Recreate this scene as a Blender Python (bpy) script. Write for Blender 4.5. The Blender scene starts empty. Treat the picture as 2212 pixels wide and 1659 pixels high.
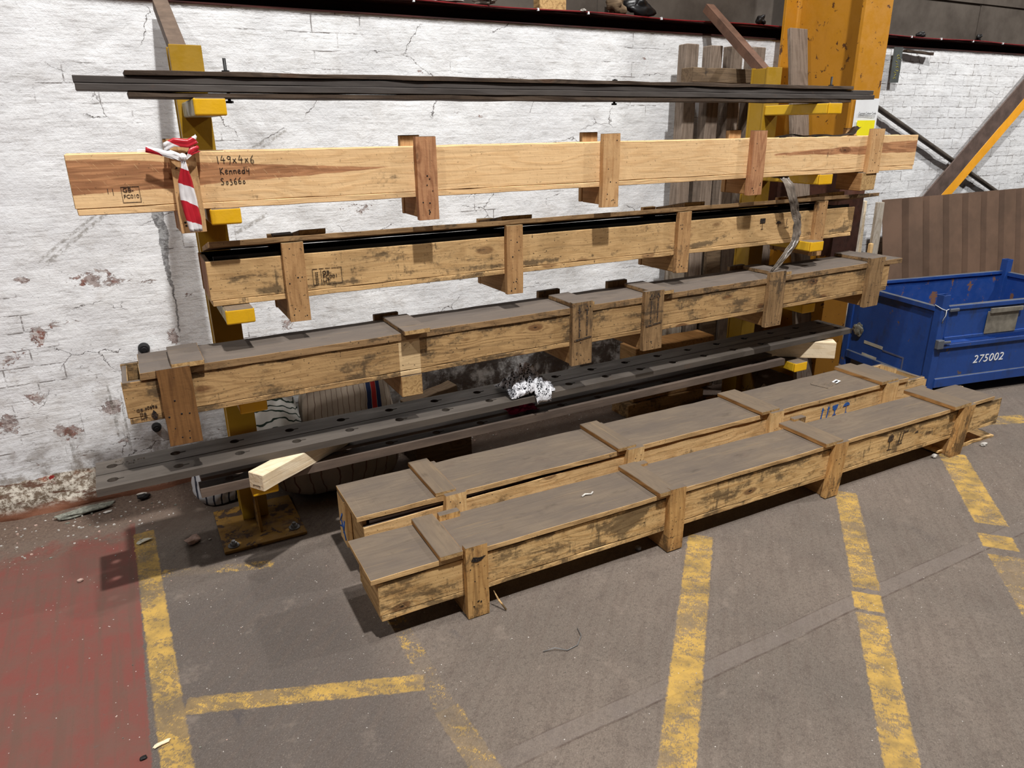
import bpy, bmesh, math, random
from mathutils import Vector, Matrix, noise
import mathutils
random.seed(11)
sc = bpy.context.scene
COL = sc.collection

# ------------------------------------------------------------------ camera
F_PX = 1534.0
YAW, PITCH, ROLL = 0.48830, 0.34584, -0.01185
def cam_matrix():
    cy, sy = math.cos(YAW), math.sin(YAW)
    f = Vector((sy*math.cos(PITCH), cy*math.cos(PITCH), -math.sin(PITCH)))
    r = Vector((cy, -sy, 0)); u = r.cross(f)
    rr = r*math.cos(ROLL) + u*math.sin(ROLL); uu = -r*math.sin(ROLL) + u*math.cos(ROLL)
    m = Matrix(((rr.x, uu.x, -f.x, 0), (rr.y, uu.y, -f.y, 0), (rr.z, uu.z, -f.z, 0), (0, 0, 0, 1)))
    m.translation = Vector((0, 0, 1.68))
    return m
cd = bpy.data.cameras.new('camera'); cam = bpy.data.objects.new('camera', cd); COL.objects.link(cam)
cd.sensor_width = 36.0; cd.lens = F_PX/2212*36.0; cd.clip_start = 0.05; cd.clip_end = 100
cam.matrix_world = cam_matrix(); sc.camera = cam

# ------------------------------------------------------------------ world, lamps, exposure
w = bpy.data.worlds.new('world'); sc.world = w; w.use_nodes = True
bg = w.node_tree.nodes['Background']; bg.inputs[0].default_value = (0.92, 0.96, 1.0, 1); bg.inputs[1].default_value = 0.055
def lamp(name, loc, target, watts, size, col):
    d = bpy.data.lights.new(name, 'AREA'); d.shape = 'DISK'; d.size = size; d.energy = watts; d.color = col
    o = bpy.data.objects.new(name, d); COL.objects.link(o); o.location = loc
    o.rotation_euler = (Vector(target)-Vector(loc)).to_track_quat('-Z', 'Y').to_euler()
lamp('bay_light_front', (1.1, -1.15, 9.0), (1.4, 2.7, 0.8), 1500, 0.28, (1.0, 0.985, 0.965))
lamp('bay_light_over', (0.95, 1.55, 6.8), (1.4, 2.4, 0.0), 150, 0.20, (1.0, 0.985, 0.96))
lamp('bay_light_right', (8.0, 0.6, 6.0), (5.2, 3.3, 1.0), 470, 0.26, (1.0, 0.98, 0.955))
lamp('bay_light_left', (-3.0, 0.2, 6.2), (0.5, 3.0, 0.8), 210, 0.24, (1.0, 0.985, 0.97))
sc.view_settings.view_transform = 'Standard'; sc.view_settings.look = 'None'
sc.view_settings.exposure = -0.68; sc.view_settings.gamma = 1.0; sc.view_settings.use_curve_mapping = False

# ------------------------------------------------------------------ node helper
def srgb(r, g, b):
    f = lambda c: ((c/255)/12.92 if c <= 10 else (((c/255)+0.055)/1.055)**2.4)
    return (f(r), f(g), f(b), 1.0)
class NT:
    def __init__(s, name, rough=0.85, metal=0.0, spec=0.3):
        s.m = bpy.data.materials.new(name); s.m.use_nodes = True
        s.t = s.m.node_tree; s.b = s.t.nodes['Principled BSDF']
        s.b.inputs['Roughness'].default_value = rough; s.b.inputs['Metallic'].default_value = metal
        s.b.inputs['Specular IOR Level'].default_value = spec
        s._obj = None
    def put(s, sock, v):
        if isinstance(v, bpy.types.NodeSocket): s.t.links.new(v, sock)
        elif v is not None: sock.default_value = v
    def math(s, op, a, b=None, c=None, clamp=False):
        n = s.t.nodes.new('ShaderNodeMath'); n.operation = op; n.use_clamp = clamp
        s.put(n.inputs[0], a); s.put(n.inputs[1], b); s.put(n.inputs[2], c)
        return n.outputs[0]
    def add(s, a, b): return s.math('ADD', a, b)
    def sub(s, a, b): return s.math('SUBTRACT', a, b)
    def mul(s, a, b): return s.math('MULTIPLY', a, b)
    def mx(s, a, b): return s.math('MAXIMUM', a, b)
    def mn(s, a, b): return s.math('MINIMUM', a, b)
    def obj(s, rand=True):
        if s._obj is None:
            tc = s.t.nodes.new('ShaderNodeTexCoord'); s._obj = {}
            s._obj[False] = tc.outputs['Object']
            oi = s.t.nodes.new('ShaderNodeObjectInfo')
            vm = s.t.nodes.new('ShaderNodeVectorMath'); vm.operation = 'MULTIPLY_ADD'
            s.t.links.new(oi.outputs['Random'], vm.inputs[0]); vm.inputs[1].default_value = (31.7, 17.3, 23.9)
            s.t.links.new(tc.outputs['Object'], vm.inputs[2]); s._obj[True] = vm.outputs[0]
        return s._obj[rand]
    def xyz(s, v):
        n = s.t.nodes.new('ShaderNodeSeparateXYZ'); s.t.links.new(v, n.inputs[0]); return n.outputs
    def comb(s, x, y, z):
        n = s.t.nodes.new('ShaderNodeCombineXYZ'); s.put(n.inputs[0], x); s.put(n.inputs[1], y); s.put(n.inputs[2], z); return n.outputs[0]
    def scale(s, v, sx, sy, sz):
        n = s.t.nodes.new('ShaderNodeVectorMath'); n.operation = 'MULTIPLY'; s.put(n.inputs[0], v); n.inputs[1].default_value = (sx, sy, sz); return n.outputs[0]
    def vadd(s, a, b):
        n = s.t.nodes.new('ShaderNodeVectorMath'); n.operation = 'ADD'; s.put(n.inputs[0], a); s.put(n.inputs[1], b); return n.outputs[0]
    def noise(s, v, scale=5, detail=4, rough=0.55, dist=0.0, color=False):
        n = s.t.nodes.new('ShaderNodeTexNoise'); s.put(n.inputs['Vector'], v); n.inputs['Scale'].default_value = scale
        n.inputs['Detail'].default_value = detail; n.inputs['Roughness'].default_value = rough; n.inputs['Distortion'].default_value = dist
        return n.outputs['Color' if color else 'Fac']
    def voro(s, v, scale=5, feature='F1', rnd=1.0, out='Distance'):
        n = s.t.nodes.new('ShaderNodeTexVoronoi'); n.feature = feature; s.put(n.inputs['Vector'], v); n.inputs['Scale'].default_value = scale
        n.inputs['Randomness'].default_value = rnd
        return n.outputs[out]
    def ramp(s, v, a, b, lo=0.0, hi=1.0, smooth=True):
        n = s.t.nodes.new('ShaderNodeMapRange'); n.clamp = True
        n.interpolation_type = 'SMOOTHSTEP' if smooth else 'LINEAR'
        s.put(n.inputs[0], v); n.inputs[1].default_value = a; n.inputs[2].default_value = b; n.inputs[3].default_value = lo; n.inputs[4].default_value = hi
        return n.outputs[0]
    def mix(s, f, a, b):
        n = s.t.nodes.new('ShaderNodeMix'); n.data_type = 'RGBA'
        s.put(n.inputs[0], f); s.put(n.inputs[6], a); s.put(n.inputs[7], b); return n.outputs[2]
    def color(s, c): s.put(s.b.inputs['Base Color'], c)
    def rough(s, r): s.put(s.b.inputs['Roughness'], r)
    def bump(s, h, strength=0.3, dist=0.01):
        n = s.t.nodes.new('ShaderNodeBump'); n.inputs['Strength'].default_value = strength; n.inputs['Distance'].default_value = dist
        s.put(n.inputs['Height'], h); s.t.links.new(n.outputs[0], s.b.inputs['Normal'])

# ------------------------------------------------------------------ materials
def wood(name, light, dark, axis='X', dirt=0.5, knots=0.6, stain=(38, 36, 34), dust=None, dustamt=0.0, contrast=1.0, patch=None, heart=None, rough=0.8, edge=None):
    m = NT(name, rough=rough, spec=0.22)
    p0 = m.obj(True); q = m.xyz(p0)
    if axis == 'X': p = m.comb(q[0], q[1], q[2])
    elif axis == 'Z': p = m.comb(q[2], q[1], q[0])
    else: p = m.comb(q[1], q[0], q[2])
    warp = m.noise(m.scale(p, 3, 5, 5), 1.0, 2, 0.5, color=True)
    pw = m.vadd(p, m.scale(warp, 0.10, 0.025, 0.025))
    kd = m.voro(m.scale(pw, 3.3, 5.0, 8.0), 1.0)
    ring = m.add(m.mul(m.noise(m.scale(pw, 0.9, 9, 9), 1.0, 3, 0.5), 9.0), m.math('DIVIDE', 1.1, m.add(kd, 0.28)))
    rs = m.math('SINE', m.mul(ring, 7.0))
    rs = m.ramp(rs, -0.2, 1.0)
    fine = m.noise(m.scale(p, 4, 130, 130), 1.0, 3, 0.6)
    saw = m.noise(m.scale(p, 60, 14, 14), 1.0, 3, 0.7)
    f = m.add(m.mul(rs, 0.42*contrast), m.mul(m.ramp(fine, 0.3, 0.75), 0.42*contrast))
    f = m.math('ADD', f, m.mul(m.sub(saw, 0.5), 0.35), clamp=True)
    col = m.mix(f, srgb(*light), srgb(*dark))
    if heart:
        col = heart(m, col)
    # slow tone drift
    tone = m.ramp(m.noise(p, 1.7, 3, 0.6), 0.3, 0.7)
    col = m.mix(m.mul(tone, 0.16), col, srgb(*[int(c*0.74) for c in dark]))
    # knots
    kn = m.mul(m.ramp(kd, 0.16, 0.10), knots)
    col = m.mix(m.mul(kn, 0.75), col, srgb(96, 56, 30))
    col = m.mix(m.mul(m.ramp(kd, 0.05, 0.03), knots), col, srgb(44, 28, 20))
    # resin streaks along the grain and diagonal saw scratches
    stk = m.ramp(m.noise(m.scale(pw, 1.3, 48, 48), 1.0, 4, 0.65), 0.58, 0.70)
    col = m.mix(m.mul(stk, 0.42*contrast), col, srgb(*[int(c*0.62) for c in dark]))
    pq = m.xyz(p); dg = m.noise(m.comb(m.mul(m.add(pq[0], m.mul(pq[2], 0.8)), 210.0), m.mul(m.sub(pq[0], m.mul(pq[2], 1.2)), 16.0), pq[1]), 1.0, 3, 0.6)
    col = m.mix(m.mul(m.ramp(dg, 0.60, 0.72), 0.30), col, srgb(*[int(c*0.7) for c in dark]))
    col = m.mix(m.mul(m.ramp(dg, 0.38, 0.28), 0.35), col, srgb(*[min(255, int(c*1.12)) for c in light]))
    # grime blotches + streaks
    if dirt > 0:
        g1 = m.noise(m.scale(p, 2.2, 4.5, 4.5), 1.6, 8, 0.68, 0.6)
        g2 = m.noise(m.scale(p, 7, 22, 22), 1.0, 5, 0.7)
        dash = m.ramp(m.noise(m.scale(p, 20, 150, 150), 1.0, 4, 0.7), 0.60, 0.68)
        col = m.mix(m.mul(dash, 0.55*min(1, dirt)), col, srgb(74, 52, 32))
        vs = m.noise(m.scale(p, 15, 1.6, 1.6), 1.0, 5, 0.7)
        g1 = m.add(g1, m.mul(m.ramp(vs, 0.56, 0.72), 0.15))
        if edge:
            ez = m.mul(m.ramp(m.math('ABSOLUTE', m.sub(m.xyz(m.obj(False))[2], edge[0])), edge[1], 0.0), m.ramp(m.noise(m.scale(p, 3, 1, 1), 1.6, 4, 0.6), 0.42, 0.62))
            g1 = m.add(g1, m.mul(ez, 0.20))
        g = m.ramp(m.add(m.add(m.mul(g1, 0.62), m.mul(g2, 0.34)), m.mul(m.sub(m.noise(p, 70, 4, 0.7), 0.5), 0.16)), 0.640-0.12*dirt, 0.735-0.12*dirt)
        if patch:
            clean = patch(m); g = m.mul(g, m.sub(1.0, clean)); col = m.mix(m.mul(clean, 0.8), col, srgb(226, 196, 150))
        col = m.mix(m.mul(g, 0.70), col, srgb(*stain))
        sp = m.noise(p, 95, 2, 0.6)
        col = m.mix(m.mul(m.ramp(sp, 0.66, 0.74), min(0.9, dirt)), col, srgb(50, 40, 32))
        base = m.ramp(m.noise(p, 5.5, 6, 0.65), 0.35, 0.8)
        col = m.mix(m.mul(base, 0.16*dirt), col, srgb(112, 90, 64))
    if dust:
        dn = m.ramp(m.noise(m.scale(p, 1.5, 4, 4), 2.2, 7, 0.65), 0.25, 0.75, dustamt-0.22, min(1, dustamt+0.12))
        col = m.mix(dn, col, srgb(*dust))
        dk = m.ramp(m.noise(m.scale(p, 5, 11, 11), 1.4, 5, 0.6), 0.6, 0.76)
        col = m.mix(m.mul(dk, 0.42), col, srgb(66, 58, 50))
        ln = m.ramp(m.noise(m.scale(p, 2.5, 60, 60), 1.0, 3, 0.6), 0.62, 0.7)
        col = m.mix(m.mul(ln, 0.25), col, srgb(150, 126, 92))
    m.color(col)
    m.bump(m.add(m.mul(rs, 0.25), m.add(m.mul(fine, 0.8), m.mul(saw, 0.5))), 0.35, 0.003)
    return m.m
def paint(name, col, chip=(92, 52, 30), chipamt=0.3, grime=(60, 48, 20), grimeamt=0.3, rough=0.5, scale=9, dark=None, extra=None):
    m = NT(name, rough=rough, spec=0.4); p = m.obj(True)
    c = srgb(*col)
    big = m.ramp(m.noise(p, 2.5, 5, 0.6), 0.35, 0.7)
    c1 = m.mix(m.mul(big, 0.45), c, srgb(*(dark or [int(v*0.8) for v in col])))
    gr = m.ramp(m.noise(m.scale(p, 1, 1, 0.35), 11, 7, 0.7), 0.62-0.15*grimeamt, 0.85-0.15*grimeamt)
    c1 = m.mix(m.mul(gr, 0.75*min(1, grimeamt*2)), c1, srgb(*grime))
    ch = m.ramp(m.noise(p, scale, 9, 0.72, 0.4), 0.73-0.12*chipamt, 0.745-0.12*chipamt)
    c1 = m.mix(ch, c1, srgb(*chip))
    if extra: c1 = extra(m, c1)
    m.color(c1); m.bump(m.add(m.noise(p, 70, 3, 0.6), m.mul(ch, -1.2)), 0.18, 0.003)
    m.rough(m.ramp(m.noise(p, 18, 3), 0.3, 0.7, rough-0.1, rough+0.2))
    return m.m
def plain(name, col, rough=0.7, var=0.25, scale=12, metal=0.0, bump=0.15, col2=None, spec=0.3):
    m = NT(name, rough=rough, metal=metal, spec=spec); p = m.obj(True)
    n = m.ramp(m.noise(p, scale, 6, 0.65), 0.3, 0.72)
    c2 = srgb(*col2) if col2 else srgb(*[int(v*(1-var)) for v in col])
    m.color(m.mix(n, srgb(*col), c2)); m.bump(m.noise(p, scale*5, 4, 0.6), bump, 0.003)
    return m.m
def black_ink(name, col=(26, 24, 26), fade=0.25):
    m = NT(name, rough=0.7); p = m.obj(False)
    m.color(m.mix(m.mul(m.ramp(m.noise(p, 160, 3, 0.6), 0.45, 0.7), fade), srgb(*col), srgb(150, 112, 70)))
    return m.m
END = dict(light=(214, 180, 128), dark=(150, 112, 70))

def kennedy_heart(m, col):
    q = m.xyz(m.obj(False)); X, Z = q[0], q[2]
    wob = m.mul(m.sub(m.noise(m.scale(m.obj(False), 5, 1, 1), 1.0, 3), 0.5), 0.03)
    Zw = m.add(Z, wob)
    # left heartwood tongue: full band that narrows to a tip at x=1.07
    top = m.ramp(X, 0.15, 1.08, 0.169, 0.112, smooth=False); bot = m.ramp(X, 0.0, 1.08, 0.060, 0.112, smooth=False)
    a = m.mul(m.ramp(m.sub(top, Zw), 0.0, 0.004), m.ramp(m.sub(Zw, bot), 0.0, 0.004))
    top2 = m.ramp(X, 3.05, 4.0, 0.112, 0.155, smooth=False); bot2 = m.ramp(X, 3.05, 4.1, 0.100, 0.090, smooth=False)
    b = m.mul(m.mul(m.ramp(m.sub(top2, Zw), 0.0, 0.004), m.ramp(m.sub(Zw, bot2), 0.0, 0.004)), m.ramp(X, 3.04, 3.06))
    msk = m.mx(a, b)
    return m.mix(m.mul(msk, 0.86), col, m.mix(m.ramp(m.math('SINE', m.mul(m.noise(m.scale(m.obj(True), 1.2, 9, 12), 1, 3), 60.0)), -0.3, 1.0), srgb(176, 118, 80), srgb(138, 82, 52)))
W = {}
W['k1'] = wood('fresh_pine_with_heartwood', (236, 198, 148), (214, 170, 118), 'X', 0.45, 0.9, heart=kennedy_heart, contrast=0.8)
W['k1z'] = wood('pine_batten_grain_up', (214, 172, 122), (178, 132, 86), 'Z', 0.55, 0.5)
W['k1zd'] = wood('brown_pine_batten', (190, 140, 100), (142, 92, 62), 'Z', 0.4, 0.4)
W['k1y'] = wood('pine_skid', (180, 134, 86), (138, 98, 58), 'Y', 0.4, 0.3)
W['k2'] = wood('aged_pine_board', (214, 176, 124), (178, 138, 90), 'X', 1.05, 0.8, contrast=0.7, edge=(0.04, 0.02))
W['k2z'] = wood('aged_pine_batten', (192, 150, 102), (150, 110, 70), 'Z', 0.95, 0.4)
W['k2t'] = wood('aged_lid_edge', (158, 134, 98), (116, 94, 66), 'X', 0.7, 0.3)
def k3patch(m):
    X = m.xyz(m.obj(False))[0]
    return m.mul(m.ramp(m.math('ABSOLUTE', m.sub(X, 1.022)), 0.0455, 0.0435), 1.0)
W['k3'] = wood('grimy_pine_board', (190, 154, 106), (148, 114, 74), 'X', 1.35, 1.0, patch=k3patch, edge=(0.155, 0.035))
W['k3z'] = wood('grimy_pine_batten', (158, 126, 88), (112, 86, 58), 'Z', 1.3, 0.4)
W['k3d'] = wood('dark_brown_batten', (128, 90, 52), (88, 58, 32), 'Z', 0.5, 0.2)
W['k5'] = wood('worn_pine_board', (238, 198, 138), (194, 150, 94), 'X', 1.4, 1.0, edge=(0.152, 0.03))
W['k5z'] = wood('worn_pine_batten', (216, 170, 108), (164, 118, 68), 'Z', 1.2, 0.5)
W['k4'] = wood('pale_pine_board', (236, 198, 142), (198, 156, 102), 'X', 0.95, 0.9)
W['k4z'] = wood('pale_pine_batten', (236, 198, 140), (196, 152, 98), 'Z', 0.5, 0.4)
W['y'] = wood('pine_cross_piece', (176, 136, 88), (134, 98, 60), 'Y', 0.6, 0.3)
W['dust'] = wood('dusty_lid_top', (150, 132, 108), (124, 106, 84), 'X', 0.35, 0.3, dust=(97, 87, 79), dustamt=0.84)
W['edge3'] = wood('grimy_lid_edge', (160, 128, 90), (118, 90, 60), 'X', 1.2, 0.2)
W['dust3'] = wood('dusty_grey_lid_top', (140, 124, 108), (118, 104, 88), 'X', 0.3, 0.2, dust=(95, 87, 81), dustamt=0.9)
W['dusty'] = wood('dusty_cleat_top', (150, 128, 100), (124, 102, 78), 'Y', 0.3, 0.2, dust=(102, 91, 80), dustamt=0.8)
W['lidedge'] = wood('lid_edge_pine', (212, 174, 122), (166, 130, 86), 'X', 0.75, 0.2)
W['yedge'] = wood('cleat_side_pine', (184, 136, 82), (140, 98, 54), 'Y', 0.4, 0.2)
W['end'] = wood('end_grain', (200, 164, 112), (140, 106, 66), 'Y', 0.55, 0.0)
W['tb'] = wood('blackened_plank', (84, 70, 58), (52, 42, 36), 'X', 0.6, 0.3)
W['greyz'] = wood('weathered_grey_timber', (146, 130, 116), (104, 90, 78), 'Z', 0.4, 0.5)
W['greyx'] = wood('weathered_grey_cross_timber', (120, 100, 78), (86, 70, 54), 'X', 0.6, 0.3)
W['fresh'] = wood('new_sawn_timber', (236, 218, 188), (214, 186, 146), 'X', 0.12, 0.3, contrast=0.8)
W['palez'] = wood('pale_grey_timber', (190, 180, 166), (150, 136, 118), 'Z', 0.45, 0.2)
Y_POST = paint('yellow_post_paint', (166, 128, 28), (70, 50, 24), 0.3, (70, 58, 30), 0.3)
Y_CAP = paint('bright_yellow_end_cap', (232, 178, 24), (96, 84, 60), 0.28, (90, 76, 34), 0.28)
Y_ARM = paint('yellow_arm_paint', (224, 178, 36), (90, 72, 40), 0.1, (84, 76, 44), 0.45)
A_GREY = paint('grimy_arm_side', (158, 142, 92), (74, 62, 44), 0.3, (84, 76, 58), 0.9)
RUSTY = paint('base_plate_paint', (150, 112, 44), (72, 54, 42), 1.5, (58, 42, 34), 1.0, rough=0.7)
def col_extra(m, c):
    q = m.xyz(m.obj(False)); Z = q[2]
    # brown where the paint has peeled off between knee and chest height
    band = m.mul(m.ramp(Z, 0.80, 0.92), m.ramp(Z, 1.62, 1.40))
    n = m.noise(m.obj(False), 7, 8, 0.7)
    peel = m.ramp(m.add(n, m.mul(band, 0.5)), 0.80, 0.815)
    return m.mix(peel, c, m.mix(m.ramp(m.noise(m.obj(False), 20, 4), 0.4, 0.7), srgb(92, 58, 46), srgb(70, 44, 34)))
C_YEL = paint('column_yellow_paint', (186, 128, 34), (84, 52, 28), 1.05, (150, 96, 30), 0.35, extra=col_extra, scale=14, dark=(166, 112, 24))
M_BLUE = paint('blue_bin_paint', (34, 70, 140), (96, 80, 66), 0.75, (44, 54, 74), 0.75, rough=0.45)
M_BLUED = paint('blue_bin_inner_paint', (32, 68, 138), (120, 84, 62), 1.15, (50, 60, 84), 0.3, rough=0.5)
M_RIM = paint('bin_rim_worn', (92, 96, 104), (140, 128, 112), 0.5, (60, 62, 66), 0.6)
M_BEAM = plain('dark_red_brown_beam', (64, 26, 20), 0.8, 0.5, 5)
M_CABLE = plain('red_cable', (128, 26, 30), 0.45, 0.3, 8)
M_CLAD = plain('dark_grey_cladding', (88, 80, 72), 0.8, 0.35, 2.2, col2=(58, 50, 43))
M_STEEL = None
def steel(name, a, b, rough=0.5, scr=True):
    m = NT(name, rough=rough, metal=0.25, spec=0.4); p = m.obj(True)
    n = m.noise(m.scale(p, 1.2, 7, 7), 2.2, 6, 0.65)
    c = m.mix(m.ramp(n, 0.3, 0.7), srgb(*a), srgb(*b))
    s = m.noise(m.scale(p, 2, 90, 90), 1, 3, 0.6)
    c = m.mix(m.mul(m.ramp(s, 0.55, 0.75), 0.3), c, srgb(*[int(v*0.7) for v in b]))
    r = m.noise(p, 6, 6, 0.7); c = m.mix(m.mul(m.ramp(r, 0.62, 0.72), 0.35), c, srgb(104, 78, 62))
    m.color(c); m.bump(s, 0.12, 0.002); m.rough(m.ramp(n, 0.3, 0.7, rough-0.08, rough+0.12)); return m.m
M_STEEL = steel('dusty_steel_plate', (98, 90, 82), (80, 73, 67), 0.62)
M_STEEL2 = steel('dull_brown_steel', (120, 104, 92), (86, 74, 66), 0.6)
M_BAR = steel('dark_steel_bar', (92, 86, 82), (64, 58, 55), 0.55)
M_BLACK = plain('black_steel', (34, 32, 32), 0.5, 0.3)
M_BOLT = plain('galvanised_bolt', (150, 150, 150), 0.45, 0.3, 30, metal=0.4)
M_STRUT = plain('brown_primer_steel', (120, 102, 88), 0.7, 0.25, 8)
M_STRUTR = plain('dark_brown_steel', (112, 82, 66), 0.7, 0.3, 8)
M_CORR = plain('brown_corrugated_steel', (112, 88, 72), 0.65, 0.2, 3, col2=(92, 73, 60))
M_INK = black_ink('black_stencil_ink'); M_MARK = black_ink('black_marker', (24, 20, 18), 0.0)
M_INKF = black_ink('faded_stencil_ink', (52, 46, 42), 0.6)
M_BINK = black_ink('blue_stencil_ink', (36, 92, 168), 0.25)
M_WINK = black_ink('white_stencil_paint', (236, 236, 232), 0.0)
M_CHALK = black_ink('pencil_note', (70, 64, 58), 0.5)
M_YCH = black_ink('yellow_crayon', (190, 176, 50), 0.2)
M_FILM = plain('grey_plastic_film', (140, 128, 116), 0.3, 0.4, 16, bump=0.4, spec=0.5)
M_BFILM = plain('black_plastic_film', (22, 21, 22), 0.4, 0.4, 16, spec=0.5)
M_PAPER = plain('white_paper', (226, 228, 230), 0.8, 0.04, 5, bump=0.02)
M_YPAPER = plain('yellow_print', (238, 226, 24), 0.8, 0.04, 5, bump=0.02)
M_PINK = plain('crimson_cloth', (190, 36, 84), 0.8, 0.3, 20)
M_STONE = plain('white_rubble', (216, 210, 202), 0.9, 0.3, 40)
M_GSTONE = plain('grey_green_mortar', (150, 150, 138), 0.95, 0.4, 60, bump=0.8)
M_BRICK = plain('pinkish_brick_piece', (206, 176, 162), 0.95, 0.2, 40)
M_LABELP = plain('dirty_grey_label_pocket', (138, 132, 120), 0.35, 0.3, 10, spec=0.5)
M_TAPE = plain('old_masking_tape', (202, 198, 180), 0.6, 0.15, 10)
M_CLEAR = plain('grey_clear_tape', (92, 98, 122), 0.3, 0.15, 10, spec=0.6)
M_RUBBER = plain('black_rubber', (22, 22, 24), 0.6, 0.3, 10)
M_TAG = plain('grey_hanging_strip', (84, 88, 86), 0.7, 0.25, 12)
M_PIPE = plain('grey_brown_pipe', (86, 78, 70), 0.5, 0.3, 9)
M_STRING = plain('white_string', (220, 220, 214), 0.8, 0.1)
M_BROWNB = plain('brown_diag_face', (106, 88, 80), 0.6, 0.25, 9)
Y_BRACE = paint('orange_yellow_brace', (244, 170, 44), (96, 60, 34), 0.5, (150, 100, 40), 0.2, scale=12)

def tape_mat():
    m = NT('red_white_barrier_tape', rough=0.35, spec=0.5); q = m.xyz(m.obj(False))
    v = m.math('FRACT', m.add(m.mul(q[2], 8.5), m.add(m.mul(q[0], 5.0), m.mul(m.noise(m.obj(False), 9, 2), 0.5))))
    f = m.ramp(v, 0.49, 0.51)
    m.color(m.mix(f, srgb(232, 228, 228), srgb(178, 34, 46))); return m.m
M_BTAPE = tape_mat()
def rag_mat():
    m = NT('black_white_patterned_cloth', rough=0.7); p = m.obj(True)
    d = m.voro(m.vadd(m.scale(p, 1, 1, 1), m.scale(m.noise(p, 40, 2, color=True), 0.02, 0.02, 0.02)), 85, 'DISTANCE_TO_EDGE')
    f = m.ramp(d, 0.10, 0.14); n = m.ramp(m.noise(p, 48, 3, 0.6), 0.46, 0.50)
    m.color(m.mix(m.mul(f, n), m.mix(m.ramp(m.noise(p, 12, 3), 0.52, 0.60), srgb(222, 222, 226), srgb(150, 150, 154)), srgb(34, 34, 40))); return m.m
M_RAG = rag_mat()
def bag_mat(name, base, line, freq, wob, thick, axis=0, seed=0.0, band=None):
    m = NT(name, rough=0.75); o = m.obj(False); q = m.xyz(o)
    n = m.noise(m.vadd(o, (seed, seed, seed)), 5, 3, 0.5)
    v = m.math('FRACT', m.add(m.mul(q[axis], freq), m.mul(n, wob)))
    f = m.ramp(m.math('ABSOLUTE', m.sub(v, 0.5)), thick+0.03, thick)
    c = m.mix(f, m.mix(m.ramp(m.noise(o, 6, 4), 0.3, 0.7), srgb(*base), srgb(*[int(k*0.85) for k in base])), srgb(*line))
    if band:
        for (lo, hi, cc) in band:
            k = m.mul(m.ramp(m.add(q[axis], m.mul(n, 0.03)), lo, lo+0.002), m.ramp(m.add(q[axis], m.mul(n, 0.03)), hi+0.002, hi)); c = m.mix(k, c, srgb(*cc))
    m.color(c); return m.m

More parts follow.
